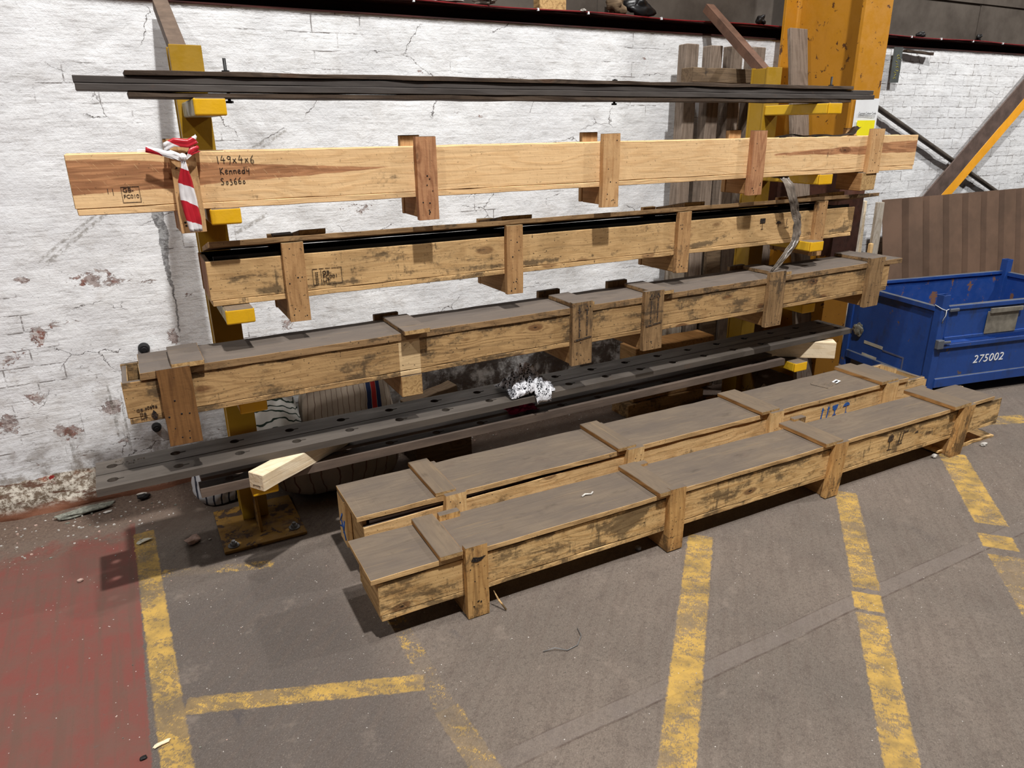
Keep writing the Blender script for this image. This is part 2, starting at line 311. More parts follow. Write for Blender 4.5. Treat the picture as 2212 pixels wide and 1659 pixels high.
# -- floor
def line_mask(m, X, Y, a, b, hw, n1, fray=0.012):
    ax, ay = a; bx, by = b; L = math.hypot(bx-ax, by-ay); ux, uy = (bx-ax)/L, (by-ay)/L
    dx, dy = m.sub(X, ax), m.sub(Y, ay)
    al = m.add(m.mul(dx, ux), m.mul(dy, uy)); pe = m.math('ABSOLUTE', m.sub(m.mul(dy, ux), m.mul(dx, uy)))
    fr = m.mul(m.sub(n1, 0.5), fray*2)
    k = m.ramp(m.add(pe, fr), hw+0.004, hw-0.004)
    return m.mul(k, m.mul(m.ramp(m.add(al, fr), -0.004, 0.004), m.ramp(m.add(al, fr), L+0.004, L-0.004)))
def floor_mat():
    m = NT('painted_concrete_floor', rough=0.82, spec=0.25); p = m.obj(False); q = m.xyz(p); X, Y = q[0], q[1]
    nb = m.noise(p, 1.3, 5, 0.6); nm = m.noise(p, 9, 8, 0.68); nf = m.noise(p, 75, 7, 0.78, 0.4); nl = m.noise(p, 34, 4, 0.7)
    c = m.mix(m.ramp(nb, 0.3, 0.7), srgb(120, 108, 98), srgb(104, 95, 87))
    # grey, darker bay on the left
    bay = m.mul(m.ramp(X, 0.66, 0.40), m.ramp(Y, 2.9, 2.5))
    c = m.mix(m.mul(bay, 0.55), c, srgb(66, 62, 62))
    rake = m.noise(m.comb(m.mul(m.add(X, Y), 3.0), m.mul(m.sub(X, Y), 26.0), 0.0), 1.0, 4, 0.6)
    c = m.mix(m.mul(m.ramp(rake, 0.44, 0.66), 0.45), c, srgb(98, 86, 78))
    c = m.mix(m.mul(m.ramp(nm, 0.52, 0.72), 0.5), c, srgb(88, 78, 72))
    c = m.mix(m.mul(m.ramp(nf, 0.48, 0.62), 0.50), c, srgb(78, 69, 63))
    ng = m.noise(p, 230, 4, 0.8); c = m.mix(m.mul(m.ramp(ng, 0.50, 0.66), 0.50), c, srgb(72, 64, 58)); c = m.mix(m.mul(m.ramp(ng, 0.45, 0.30), 0.5), c, srgb(160, 147, 134))
    nvf = m.noise(m.comb(m.mul(m.add(X, Y), 60.0), m.mul(m.sub(X, Y), 190.0), 0.0), 1.0, 4, 0.75)
    c = m.mix(m.mul(m.ramp(nvf, 0.50, 0.68), 0.40), c, srgb(80, 72, 66))
    c = m.mix(m.mul(m.ramp(nvf, 0.44, 0.28), 0.45), c, srgb(154, 140, 128))
    c = m.mix(m.mul(m.ramp(nm, 0.44, 0.30), 0.35), c, srgb(138, 125, 114))
    ob = m.ramp(m.noise(p, 4.2, 8, 0.72, 0.5), 0.60, 0.70)
    c = m.mix(m.mul(ob, m.ramp(X, 1.2, 0.5, 0.12, 0.55)), c, srgb(64, 62, 66))
    # repair strip parallel to the wall
    sw = m.add(Y, m.mul(m.sub(nb, 0.5), 0.03))
    strip = m.mul(m.mul(m.ramp(sw, 1.325, 1.33), m.ramp(sw, 1.395, 1.39)), m.ramp(X, 0.55, 0.9))
    c = m.mix(m.mul(strip, m.ramp(nm, 0.35, 0.65, 0.1, 0.45)), c, srgb(120, 110, 104))
    e1 = m.mul(m.mx(m.ramp(m.math('ABSOLUTE', m.sub(sw, 1.327)), 0.006, 0.001), m.mul(m.ramp(m.math('ABSOLUTE', m.sub(sw, 1.393)), 0.004, 0.001), 0.6)), m.ramp(X, 0.55, 0.9))
    c = m.mix(m.mul(e1, m.ramp(nm, 0.35, 0.6, 0.1, 0.6)), c, srgb(66, 50, 44))
    # red walkway
    red = m.mul(m.ramp(m.add(X, m.mul(m.sub(nl, 0.5), 0.02)), -0.190, -0.198), m.ramp(m.add(Y, m.mul(m.sub(nm, 0.5), 0.5)), 3.36, 3.2))
    stre = m.noise(m.comb(m.mul(X, 38.0), m.mul(Y, 1.6), 0.0), 1.0, 4, 0.6)
    rc = m.mix(m.ramp(m.add(m.mul(nb, 0.5), m.mul(nm, 0.5)), 0.38, 0.62), srgb(118, 64, 57), srgb(106, 76, 67))
    rc = m.mix(m.mul(m.ramp(stre, 0.46, 0.66), 0.6), rc, srgb(98, 74, 64))
    rc = m.mix(m.mul(m.ramp(nf, 0.55, 0.7), 0.35), rc, srgb(96, 62, 52))
    rc = m.mix(m.mul(m.ramp(nm, 0.66, 0.72), 0.6), rc, srgb(128, 110, 102))
    c = m.mix(m.mul(red, m.ramp(nl, 0.7, 0.62, 0.6, 0.97)), c, rc)
    # yellow lines
    lines = [((-0.162, 3.22), (-0.110, 0.9), 0.041, 0.20), ((-0.09, 2.02), (0.60, 1.757), 0.036, 0.10),
             ((0.628, 2.12), (0.618, 1.62), 0.032, -0.10), ((0.618, 1.62), (0.648, 0.9), 0.040, -0.02),
             ((1.98, 1.99), (0.70, 0.72), 0.052, 0.30), ((2.86, 1.945), (2.27, 1.392), 0.048, 0.25), ((2.245, 1.375), (2.165, 1.30), 0.050, 0.55),
             ((2.15, 1.285), (1.30, 0.49), 0.048, 0.28), ((3.72, 1.955), (3.165, 1.43), 0.066, 0.30), ((3.085, 1.375), (3.0, 1.30), 0.066, 0.2),
             ((2.96, 1.26), (2.2, 0.5), 0.066, -0.02), ((-0.11, 2.83), (0.30, 2.68), 0.028, -0.06), ((3.9, 2.3), (4.6, 2.02), 0.06, 0.02)]
    wear = m.add(m.mul(m.sub(m.noise(p, 3.4, 3, 0.6), 0.5), 0.28), m.add(m.mul(nvf, 0.30), m.add(m.mul(nf, 0.30), m.mul(m.noise(m.comb(m.mul(m.add(X, Y), 7.0), m.mul(m.sub(X, Y), 3.2), 0.0), 2.0, 7, 0.75), 0.45))))
    tot = None
    for a, b, hw, dens in lines:
        k = line_mask(m, X, Y, a, b, hw, nl)
        k = m.mul(k, m.ramp(wear, 0.512+0.12*dens, 0.488+0.12*dens, 0.30 if dens > 0.05 else (0.16 if dens > -0.05 else 0.04), 0.92))
        tot = k if tot is None else m.mx(tot, k)
    yc = m.mix(m.ramp(nm, 0.35, 0.68), srgb(190, 153, 76), srgb(136, 113, 70))
    c = m.mix(tot, c, yc)
    # dirt along the wall foot
    dz = m.ramp(m.add(Y, m.mul(m.sub(nm, 0.5), 0.35)), 3.05, 3.5)
    c = m.mix(m.mul(dz, 0.72), c, m.mix(m.ramp(nf, 0.4, 0.6), srgb(78, 58, 48), srgb(112, 92, 78)))
    # paint flecks
    v = m.voro(p, 46); rnd = m.noise(p, 6, 3, 0.6)
    fl = m.mul(m.ramp(v, 0.10, 0.07), m.ramp(m.add(rnd, m.mul(dz, 0.12)), 0.52, 0.60))
    c = m.mix(m.mul(fl, 0.75), c, srgb(214, 208, 200))
    m.color(c)
    m.bump(m.add(m.mul(nf, 0.6), m.add(m.mul(nm, 0.6), m.mul(e1, -1.0))), 0.35, 0.004); m.rough(m.ramp(nm, 0.3, 0.7, 0.7, 0.9))
    return m.m
def wall_mat():
    m = NT('white_painted_old_brick', rough=0.75, spec=0.25); p = m.obj(False); q = m.xyz(p); X, Z = q[0], q[2]
    nb = m.noise(p, 1.6, 5, 0.6); nm = m.noise(p, 8, 9, 0.7, 0.3); nf = m.noise(p, 46, 6, 0.72); hz = m.noise(m.scale(p, 3, 3, 26), 1.0, 6, 0.7)
    c = m.mix(m.ramp(nb, 0.3, 0.7), srgb(236, 237, 238), srgb(220, 221, 223))
    low = m.ramp(Z, 1.45, 0.1)
    c = m.mix(m.mul(m.ramp(hz, 0.45, 0.75), m.add(0.30, m.mul(low, 0.35))), c, srgb(186, 182, 178))
    c = m.mix(m.mul(m.ramp(nm, 0.50, 0.72), m.add(0.30, m.mul(low, 0.4))), c, srgb(176, 170, 164))
    hz2 = m.noise(m.scale(p, 9, 9, 85), 1.0, 6, 0.75); c = m.mix(m.mul(m.ramp(hz2, 0.50, 0.68), 0.50), c, srgb(150, 146, 142))
    sc1 = m.noise(m.comb(m.mul(m.add(X, m.mul(Z, 0.55)), 16.0), m.mul(m.sub(Z, m.mul(X, 0.5)), 120.0), 0.0), 1.0, 4, 0.7); c = m.mix(m.mul(m.ramp(sc1, 0.60, 0.70), m.ramp(nm, 0.4, 0.6, 0.1, 0.55)), c, srgb(132, 126, 122))
    # brick courses
    wv = m.vadd(m.comb(X, Z, 0.0), m.scale(m.noise(p, 5, 5, 0.65, color=True), 0.016, 0.016, 0.0))
    br = m.t.nodes.new('ShaderNodeTexBrick'); m.put(br.inputs['Vector'], wv)
    br.inputs['Scale'].default_value = 1.0; br.inputs['Brick Width'].default_value = 0.232; br.inputs['Row Height'].default_value = 0.0785
    br.inputs['Mortar Size'].default_value = 0.0030; br.inputs['Mortar Smooth'].default_value = 0.2; br.inputs['Bias'].default_value = 0
    mort = br.outputs['Fac']
    right = m.ramp(X, 3.9, 4.2)
    gate = m.mx(m.ramp(m.noise(p, 2.3, 5, 0.65), 0.55, 0.62), m.mul(right, m.ramp(nm, 0.38, 0.55)))
    crack = m.mul(m.mul(mort, m.mul(gate, 0.8)), m.ramp(m.noise(p, 19, 4, 0.7), 0.40, 0.56))
    c = m.mix(crack, c, srgb(104, 96, 92))
    cr2 = m.ramp(m.voro(m.vadd(m.scale(p, 1, 1, 1.6), m.scale(m.noise(p, 7, 5, 0.7, color=True), 0.12, 0.12, 0.12)), 2.2, 'DISTANCE_TO_EDGE'), 0.006, 0.002)
    cr2 = m.mul(cr2, m.ramp(m.noise(p, 3.1, 3), 0.52, 0.58)); c = m.mix(m.mul(cr2, 0.85), c, srgb(66, 56, 52))
    # peeled patches
    pn = m.noise(m.scale(p, 1, 1, 1.5), 15, 9, 0.74, 0.6)
    bias = m.mul(low, 0.10)
    spots = [(-0.43, 1.09, .05, .03), (-0.14, 1.065, .16, .05), (-0.33, .88, .09, .03), (-0.42, .83, .05, .05), (-0.53, .73, .07, .05), (.64, .75, .05, .05), (1.45, 1.95, .03, .03),
             (1.63, 1.755, .04, .025), (1.77, 1.735, .05, .02), (-.40, .365, .06, .05), (2.24, 1.09, .06, .03), (.06, 1.03, .05, .02), (.11, .76, .04, .05), (-.5, .55, .05, .04),
             (1.05, 1.30, .12, .05), (.95, .98, .05, .03), (-.2, .45, .04, .05), (-.62, .45, .05, .06), (.75, .66, .06, .03), (-.36, 2.0, .03, .02), (2.86, 2.06, .03, .02), (2.45, 1.38, .05, .05), (.2, .95, .03, .03), (1.85, .95, .06, .02)]
    sp = None
    for (sx, sz, rx, rz) in spots:
        d = m.math('SQRT', m.add(m.math('POWER', m.mul(m.sub(X, sx), 1/rx), 2.0), m.math('POWER', m.mul(m.sub(Z, sz), 1/rz), 2.0)))
        k = m.ramp(d, 1.5, 0.2); sp = k if sp is None else m.mx(sp, k)
    peel = m.ramp(m.add(m.add(pn, m.mul(m.sub(nf, 0.5), 0.10)), m.add(bias, m.mul(sp, 0.20))), 0.728, 0.734)
    pc = m.mix(m.ramp(m.noise(p, 17, 5, 0.6), 0.40, 0.52), srgb(140, 100, 90), srgb(168, 156, 152))
    pc = m.mix(m.mul(m.ramp(nf, 0.45, 0.60), 0.6), pc, srgb(88, 64, 58))
    pc = m.mix(m.ramp(m.noise(p, 30, 5, 0.7), 0.52, 0.60), pc, srgb(196, 188, 184))
    rim = m.mul(m.ramp(m.add(m.add(pn, m.mul(m.sub(nf, 0.5), 0.10)), m.add(bias, m.mul(sp, 0.20))), 0.712, 0.728), 0.5)
    c = m.mix(rim, c, srgb(110, 96, 90)); c = m.mix(peel, c, pc)
    # long grey cracked strip behind the left upright
    gx = m.sub(X, m.add(0.143, m.mul(m.sub(m.noise(m.scale(p, 1, 1, 3), 4, 5, 0.7), 0.5), 0.06)))
    gw = m.ramp(Z, 0.95, 1.3, 0.005, 0.026, smooth=False)
    gs = m.mul(m.ramp(m.sub(gw, m.math('ABSOLUTE', gx)), 0.0, 0.003), m.mul(m.ramp(Z, 0.76, 0.78), m.ramp(Z, 1.42, 1.40)))
    c = m.mix(m.mul(gs, 0.9), c, m.mix(m.ramp(nf, 0.45, 0.6), srgb(148, 148, 148), srgb(90, 88, 88)))
    # scrape marks
    for (ax, az, bx, bz, wd) in [(-.36, 1.16, -.07, 1.37, .007), (-.33, 1.15, -.02, 1.38, .009), (.55, 1.585, .72, 1.675, .008), (.60, 1.585, .76, 1.69, .006), (.42, 1.20, .62, 1.30, .01)]:
        k = line_mask(m, X, Z, (ax, az), (bx, bz), wd, nf, 0.008)
        c = m.mix(m.mul(m.mul(k, m.ramp(nf, 0.42, 0.58)), 0.6), c, srgb(112, 104, 92))
    # vertical dribbles low on the left
    dr = m.noise(m.scale(p, 26, 1, 1.4), 1.0, 3, 0.6)
    c = m.mix(m.mul(m.mul(m.ramp(dr, 0.64, 0.68), m.ramp(Z, 0.75, 0.55)), m.mul(m.ramp(nf, 0.35, 0.6), 0.6)), c, srgb(96, 90, 80))
    # black specks
    sk = m.mul(m.ramp(m.noise(m.scale(p, 1, 1, 1.6), 62, 5, 0.75), 0.63, 0.66), m.add(0.35, m.mul(low, 0.5))); c = m.mix(sk, c, srgb(70, 64, 60))
    damp = m.mul(m.ramp(Z, 0.42, 0.14), m.ramp(nm, 0.42, 0.6)); c = m.mix(m.mul(damp, 0.75), c, srgb(112, 100, 88))
    low_right_tone = m.mul(m.ramp(X, 0.9, 1.6), m.mul(m.ramp(Z, 0.75, 0.35), m.ramp(nm, 0.36, 0.55))); c = m.mix(m.mul(low_right_tone, 0.85), c, srgb(66, 52, 44))  # mottled dark brown, stronger towards the floor and towards the right
    # bare foot of the wall
    edge = m.add(0.165, m.add(m.mul(m.sub(m.noise(p, 5, 5, 0.6), 0.5), 0.07), m.mul(m.sub(X, -0.3), 0.0)))
    bare = m.ramp(m.sub(edge, Z), 0.0, 0.004)
    bc = m.mix(m.ramp(nf, 0.42, 0.6), srgb(112, 96, 80), srgb(206, 198, 184))
    bc = m.mix(m.ramp(m.noise(m.scale(p, 2, 2, 9), 3, 6, 0.7), 0.52, 0.6), bc, srgb(92, 64, 50))
    bc = m.mix(m.mul(m.ramp(m.add(m.sub(edge, Z), m.mul(m.sub(nf, 0.5), 0.02)), 0.030, 0.018), m.ramp(m.noise(p, 3.1, 3), 0.50, 0.58)), bc, srgb(176, 120, 88))
    bc = m.mix(m.ramp(m.noise(p, 6.5, 4, 0.6), 0.64, 0.67), bc, srgb(132, 36, 32))
    bc = m.mix(m.ramp(Z, 0.06, 0.015), bc, srgb(120, 78, 58))
    c = m.mix(bare, c, bc)
    m.color(c)
    h = m.add(m.mul(nm, 1.2), m.add(m.mul(nf, 0.5), m.add(m.mul(hz, 0.6), m.add(m.mul(mort, m.add(m.mul(gate, -0.6), m.mul(right, -1.0))), m.mul(peel, -0.9)))))
    m.bump(h, 0.55, 0.010)
    return m.m

# ------------------------------------------------------------------ mesh helpers
def tag(o, label, cat, group=None, kind=None):
    if label: o['label'] = label
    if cat: o['category'] = cat
    if group: o['group'] = group
    if kind or label: o['kind'] = kind or 'thing'
    return o
def thing(name, label, cat, loc=(0, 0, 0), rot=(0, 0, 0), group=None):
    o = bpy.data.objects.new(name, None); COL.objects.link(o); o.location = loc; o.rotation_euler = rot
    o.empty_display_size = 0.1
    return tag(o, label, cat, group)
class MB:
    def __init__(s, *mats): s.bm = bmesh.new(); s.mats = list(mats)
    def faces(s, vs, fs, mi=0, smooth=False):
        bv = [s.bm.verts.new(v) for v in vs]; out = []
        for f in fs:
            try: fc = s.bm.faces.new([bv[i] for i in f])
            except ValueError: continue
            fc.material_index = mi(fc) if callable(mi) else mi; fc.smooth = smooth; out.append(fc)
        return bv, out
    def box(s, x0, x1, y0, y1, z0, z1, mi=0, mat=None, jit=0.0, seg=0.0, axis=None):
        """box, subdivided along its long axis with slightly uneven edges"""
        d = (x1-x0, y1-y0, z1-z0)
        a = axis if axis is not None else max(range(3), key=lambda i: d[i])
        n = max(1, int(d[a]/seg)) if seg else 1
        lo = [x0, y0, z0]; hi = [x1, y1, z1]; o = [i for i in range(3) if i != a]
        rings = []
        for k in range(n+1):
            t = k/n; r = []
            for (p, q) in ((0, 0), (1, 0), (1, 1), (0, 1)):
                c = [0, 0, 0]; c[a] = lo[a]+(hi[a]-lo[a])*t + random.uniform(-jit, jit)*(1 if k in (0, n) else 0)
                c[o[0]] = (hi if p else lo)[o[0]] + random.uniform(-jit, jit); c[o[1]] = (hi if q else lo)[o[1]] + random.uniform(-jit, jit)
                v = Vector(c); r.append(s.bm.verts.new(mat @ v if mat else v))
            rings.append(r)
        fs = []
        for k in range(n):
            for i in range(4):
                fs.append(s.bm.faces.new([rings[k][i], rings[k][(i+1) % 4], rings[k+1][(i+1) % 4], rings[k+1][i]]))
        fs.append(s.bm.faces.new(rings[0][::-1])); fs.append(s.bm.faces.new(rings[-1]))
        bmesh.ops.recalc_face_normals(s.bm, faces=fs)
        for i, f in enumerate(fs):
            f.normal_update()
            f.material_index = mi(f, i >= len(fs)-2) if callable(mi) else mi
        return fs
    def tube(s, pts, r, n=8, mi=0, cap=True, taper=None):
        pts = [Vector(p) for p in pts]; rings = []
        up = Vector((0, 0, 1))
        for i, p in enumerate(pts):
            d = (pts[min(i+1, len(pts)-1)]-pts[max(i-1, 0)]).normalized()
            u = d.cross(up)
            if u.length < 1e-3: u = d.cross(Vector((1, 0, 0)))
            u.normalize(); v = d.cross(u); rr = r*(taper[i] if taper else 1)
            rings.append([s.bm.verts.new(p+(u*math.cos(2*math.pi*k/n)+v*math.sin(2*math.pi*k/n))*rr) for k in range(n)])
        fs = []
        for i in range(len(rings)-1):
            for k in range(n): fs.append(s.bm.faces.new([rings[i][k], rings[i][(k+1) % n], rings[i+1][(k+1) % n], rings[i+1][k]]))
        for f in fs: f.smooth = True
        if cap: fs.append(s.bm.faces.new(rings[0][::-1])); fs.append(s.bm.faces.new(rings[-1]))
        for f in fs: f.material_index = mi
        bmesh.ops.recalc_face_normals(s.bm, faces=fs)
        return fs
    def prism(s, poly, h0, h1, plane='xz', mi=0, M=None):
        """extrude a 2-D outline (x,z) along y, (x,y) along z, or (y,z) along x"""
        def P(a, b, h):
            v = {'xz': Vector((a, h, b)), 'xy': Vector((a, b, h)), 'yz': Vector((h, a, b))}[plane]; return M @ v if M else v
        A = [s.bm.verts.new(P(a, b, h0)) for a, b in poly]; B = [s.bm.verts.new(P(a, b, h1)) for a, b in poly]
        fs = [s.bm.faces.new(A), s.bm.faces.new(B[::-1])]; n = len(poly)
        for i in range(n): fs.append(s.bm.faces.new([A[i], B[i], B[(i+1) % n], A[(i+1) % n]]))
        bmesh.ops.recalc_face_normals(s.bm, faces=fs)
        for f in fs: f.material_index = mi
        return fs
    def build(s, name, parent=None, bevel=0.0, subsurf=0, solid=0.0, seg=1):
        me = bpy.data.meshes.new(name); s.bm.to_mesh(me); s.bm.free()
        for m in s.mats: me.materials.append(m)
        o = bpy.data.objects.new(name, me); COL.objects.link(o)
        if parent: o.parent = parent
        if solid: md = o.modifiers.new('Solidify', 'SOLIDIFY'); md.thickness = solid; md.offset = 0
        if bevel: md = o.modifiers.new('Bevel', 'BEVEL'); md.width = bevel; md.segments = seg; md.limit_method = 'ANGLE'; md.angle_limit = math.radians(50)
        if subsurf: md = o.modifiers.new('Subdivision', 'SUBSURF'); md.levels = subsurf; md.render_levels = subsurf
        return o
def topmi(top, side=0, end=None):
    def f(fc, is_end=False):
        if fc.normal.z > 0.8: return top
        if is_end and end is not None: return end
        return side
    return f
def bent(pts, width, thick, name, mats, parent=None, fold=0.0, nw=5, dirs=None, seed=0, smooth=True):
    """ribbon through pts; width vector per point (dirs) or a common one"""
    rnd = random.Random(seed); P = [Vector(p) for p in pts]
    mb = MB(*mats); rows = []
    Q = []; D = []
    for i in range(len(P)-1):
        for k in range(4):
            t = k/4; Q.append(P[i].lerp(P[i+1], t)); D.append(Vector(dirs[i]).lerp(Vector(dirs[i+1]), t))
    Q.append(P[-1]); D.append(Vector(dirs[-1]))
    for i, (p, d) in enumerate(zip(Q, D)):
        tg = (Q[min(i+1, len(Q)-1)]-Q[max(i-1, 0)]).normalized(); nrm = tg.cross(d.normalized())
        row = []
        for j in range(nw):
            u = j/(nw-1)-0.5
            off = fold*(math.sin(j*2.4+seed)+noise.noise(Vector((i*0.4, j*0.9, seed)))*1.2)
            row.append(mb.bm.verts.new(p+d*(u*width)+nrm*off))
        rows.append(row)
    for i in range(len(rows)-1):
        for j in range(nw-1):
            f = mb.bm.faces.new([rows[i][j], rows[i][j+1], rows[i+1][j+1], rows[i+1][j]]); f.smooth = smooth
    return mb.build(name, parent, solid=thick)
def text_mesh(s, size, mat, name, parent, loc, rot, extrude=0.0004, shear=0.0, sx=1.0, space=1.0):
    cu = bpy.data.curves.new(name, 'FONT'); cu.body = s; cu.size = size; cu.extrude = extrude; cu.shear = shear; cu.space_character = space; cu.resolution_u = 3
    t = bpy.data.objects.new('tmp', cu); COL.objects.link(t)
    dg = bpy.context.evaluated_depsgraph_get(); me = bpy.data.meshes.new_from_object(t.evaluated_get(dg))
    bpy.data.objects.remove(t); bpy.data.curves.remove(cu)
    me.name = name; me.materials.clear(); me.materials.append(mat)
    o = bpy.data.objects.new(name, me); COL.objects.link(o); o.parent = parent; o.location = loc; o.rotation_euler = rot; o.scale = (sx, 1, 1)
    return o
UP = (math.pi/2, 0, 0)
# handwriting: strokes in a 1-high box
G = {'1': (.25, [[(.1, .95), (.12, .5), (.14, .02)]]), '4': (.62, [[(.3, .98), (.05, .45), (.6, .42)], [(.42, .7), (.4, 0)]]),
     '9': (.5, [[(.45, .85), (.2, .98), (.05, .75), (.2, .55), (.42, .68), (.45, .9), (.4, .4), (.3, .0)]]),
     'x': (.5, [[(.05, .62), (.45, .1)], [(.42, .65), (.03, .12)]]),
     '6': (.5, [[(.4, .98), (.12, .6), (.05, .25), (.2, .02), (.42, .12), (.4, .38), (.2, .45), (.08, .3)]]),
     'K': (.6, [[(.1, 1), (.12, .02)], [(.5, .98), (.12, .5), (.58, .04)]]),
     'e': (.45, [[(.06, .32), (.38, .38), (.34, .58), (.16, .6), (.05, .3), (.18, .04), (.42, .12)]]),
     'n': (.48, [[(.06, .6), (.08, .03)], [(.08, .4), (.26, .6), (.38, .48), (.4, .03)]]),
     'd': (.5, [[(.4, .5), (.2, .58), (.05, .3), (.18, .04), (.4, .2)], [(.44, 1), (.42, .03)]]),
     'y': (.5, [[(.06, .75), (.12, .45), (.4, .5)], [(.46, .8), (.42, .4), (.38, -.1)]]),
     'S': (.6, [[(.5, .88), (.3, 1), (.1, .82), (.3, .55), (.5, .3), (.35, .03), (.05, .12)]]),
     'o': (.45, [[(.2, .55), (.05, .3), (.2, .04), (.38, .25), (.3, .52), (.2, .55)]]),
     '3': (.48, [[(.06, .8), (.3, .8), (.18, .48), (.4, .35), (.35, .05), (.05, .0)]]), ' ': (.3, [])}
G['0'] = G['o']
def handwrite(s, h, mat, name, parent, loc, r=0.0012, gap=0.16):
    mb = MB(mat); x = 0.0
    for ch in s:
        wd, st = G[ch]; oy = random.uniform(-.05, .05)
        for pl in st:
            pts = [(x+a*h, 0, (b+oy)*h) for a, b in pl]
            fine = []
            for i in range(len(pts)-1):
                for k in range(3): fine.append(Vector(pts[i]).lerp(Vector(pts[i+1]), k/3))
            fine.append(Vector(pts[-1]))
            mb.tube(fine, r, 5)
        x += (wd+gap)*h
    o = mb.build(name, parent); o.location = loc; o.scale = (1, 0.3, 1); return o
def flat_polys(polys, mat, name, parent, y, t=0.0006):
    """flat painted marks in the x-z plane standing t proud of y"""
    mb = MB(mat)
    for pl in polys: mb.prism(pl, y-t, y, 'xz')
    return mb.build(name, parent)
def rect(x0, x1, z0, z1): return [(x0, z0), (x1, z0), (x1, z1), (x0, z1)]
def arrow(x, z0, z1, w, hw, hh, sk=0.0): return [(x-w, z0), (x+w, z0), (x+w+sk, z1-hh), (x+hw+sk, z1-hh), (x+sk, z1), (x-hw+sk, z1-hh), (x-w+sk, z1-hh)]

# ------------------------------------------------------------------ the room
def structure(o): o['kind'] = 'structure'; return o
def grid_floor():
    mb = MB(floor_mat())
    mb.box(-5.0, 9.5, -4.0, 3.9, -0.12, 0.0)
    return structure(mb.build('floor'))
grid_floor()
def build_wall():
    mb = MB(wall_mat()); x0, x1, z0, z1 = -3.5, 9.5, -0.02, 2.20
    xs = [x0]; 
    while xs[-1] < x1: xs.append(xs[-1] + (0.022 if -1.2 < xs[-1] < 5.6 else 0.08))
    nz = 96; V = []
    for x in xs:
        col = []
        for k in range(nz+1):
            z = z0+(z1-z0)*k/nz
            row = 0.0785; b = abs(((z/row) % 1)-0.5)*2
            r = 1.0 if x < 3.9 else 2.2
            d = 0.006*noise.noise(Vector((x*1.2, z*2.0, 3.1))) + 0.005*noise.noise(Vector((x*6, z*9, 7.7))) + 0.0025*noise.noise(Vector((x*20, z*26, 1.3)))
            d -= (0.0 if x < 3.9 else 0.0026)*max(0, b-0.75)*4
            if z < 0.24:
                e = 0.165+0.03*noise.noise(Vector((x*4, 0, 5)))
                t = max(0.0, min(1.0, (e-z)/0.05)); d += t*(0.012+0.022*noise.noise(Vector((x*7, z*16, 9)))+0.012*noise.noise(Vector((x*22, z*34, 2))) + (e-z)*0.22)
            col.append(mb.bm.verts.new((x, 3.68-d, z)))
        V.append(col)
    for i in range(len(V)-1):
        for k in range(nz):
            f = mb.bm.faces.new([V[i][k], V[i+1][k], V[i+1][k+1], V[i][k+1]]); f.smooth = True
    # back and top so that the wall is solid
    a = [mb.bm.verts.new(v) for v in ((x0, 3.95, z0), (xs[-1], 3.95, z0), (xs[-1], 3.95, z1), (x0, 3.95, z1))]
    mb.bm.faces.new(a[::-1])
    mb.bm.faces.new([a[3], a[2]] + [V[i][nz] for i in range(len(V)-1, -1, -1)])
    return structure(mb.build('wall_back'))
build_wall()
def build_clad():
    mb = MB(M_CLAD); x = -3.5; 
    while x < 9.5:
        wd = 1.22; dz = 0.0
        mb.box(x+0.002, x+wd-0.002, 3.795, 3.801, 2.265, 2.58, jit=0.002)
        mb.box(x+0.002, x+wd-0.002, 3.785, 3.791, 2.562+dz, 3.6, jit=0.002)
        x += wd
    return structure(mb.build('wall_upper'))
build_clad()
def build_beam():
    mb = MB(M_BEAM)
    mb.box(-3.5, 9.5, 3.775, 3.787, 2.20, 2.262, seg=0.4, jit=0.0012)
    mb.box(-3.5, 9.5, 3.655, 3.787, 2.262, 2.274, seg=0.4, jit=0.0012)
    mb.box(-3.5, 9.5, 3.676, 3.775, 2.201, 2.209, seg=0.4, jit=0.0012)
    o = mb.build('trim_1'); structure(o)
    c = thing('conduit_cable', 'red cable clipped along the front edge of the dark beam above the wall', 'cable', (0, 3.648, 2.268))
    pts = [(x, 0.004*math.sin(x*9), 0.004+0.004*math.sin(x*5.3+1)) for x in [(-3.3+0.15*k) for k in range(84)]]
    m2 = MB(M_CABLE); m2.tube(pts, 0.0042, 6); m2.build('cable', c)
    for x in (1.42, 2.12, 2.44, 2.95, 3.45, 4.35, 4.9, 5.25, 5.6, 6.0, 6.4):
        m3 = MB(M_PAPER); m3.box(x-0.005, x+0.005, -0.006, 0.006, -0.004, 0.009, jit=0.001); m3.build('clip', c)
build_beam()

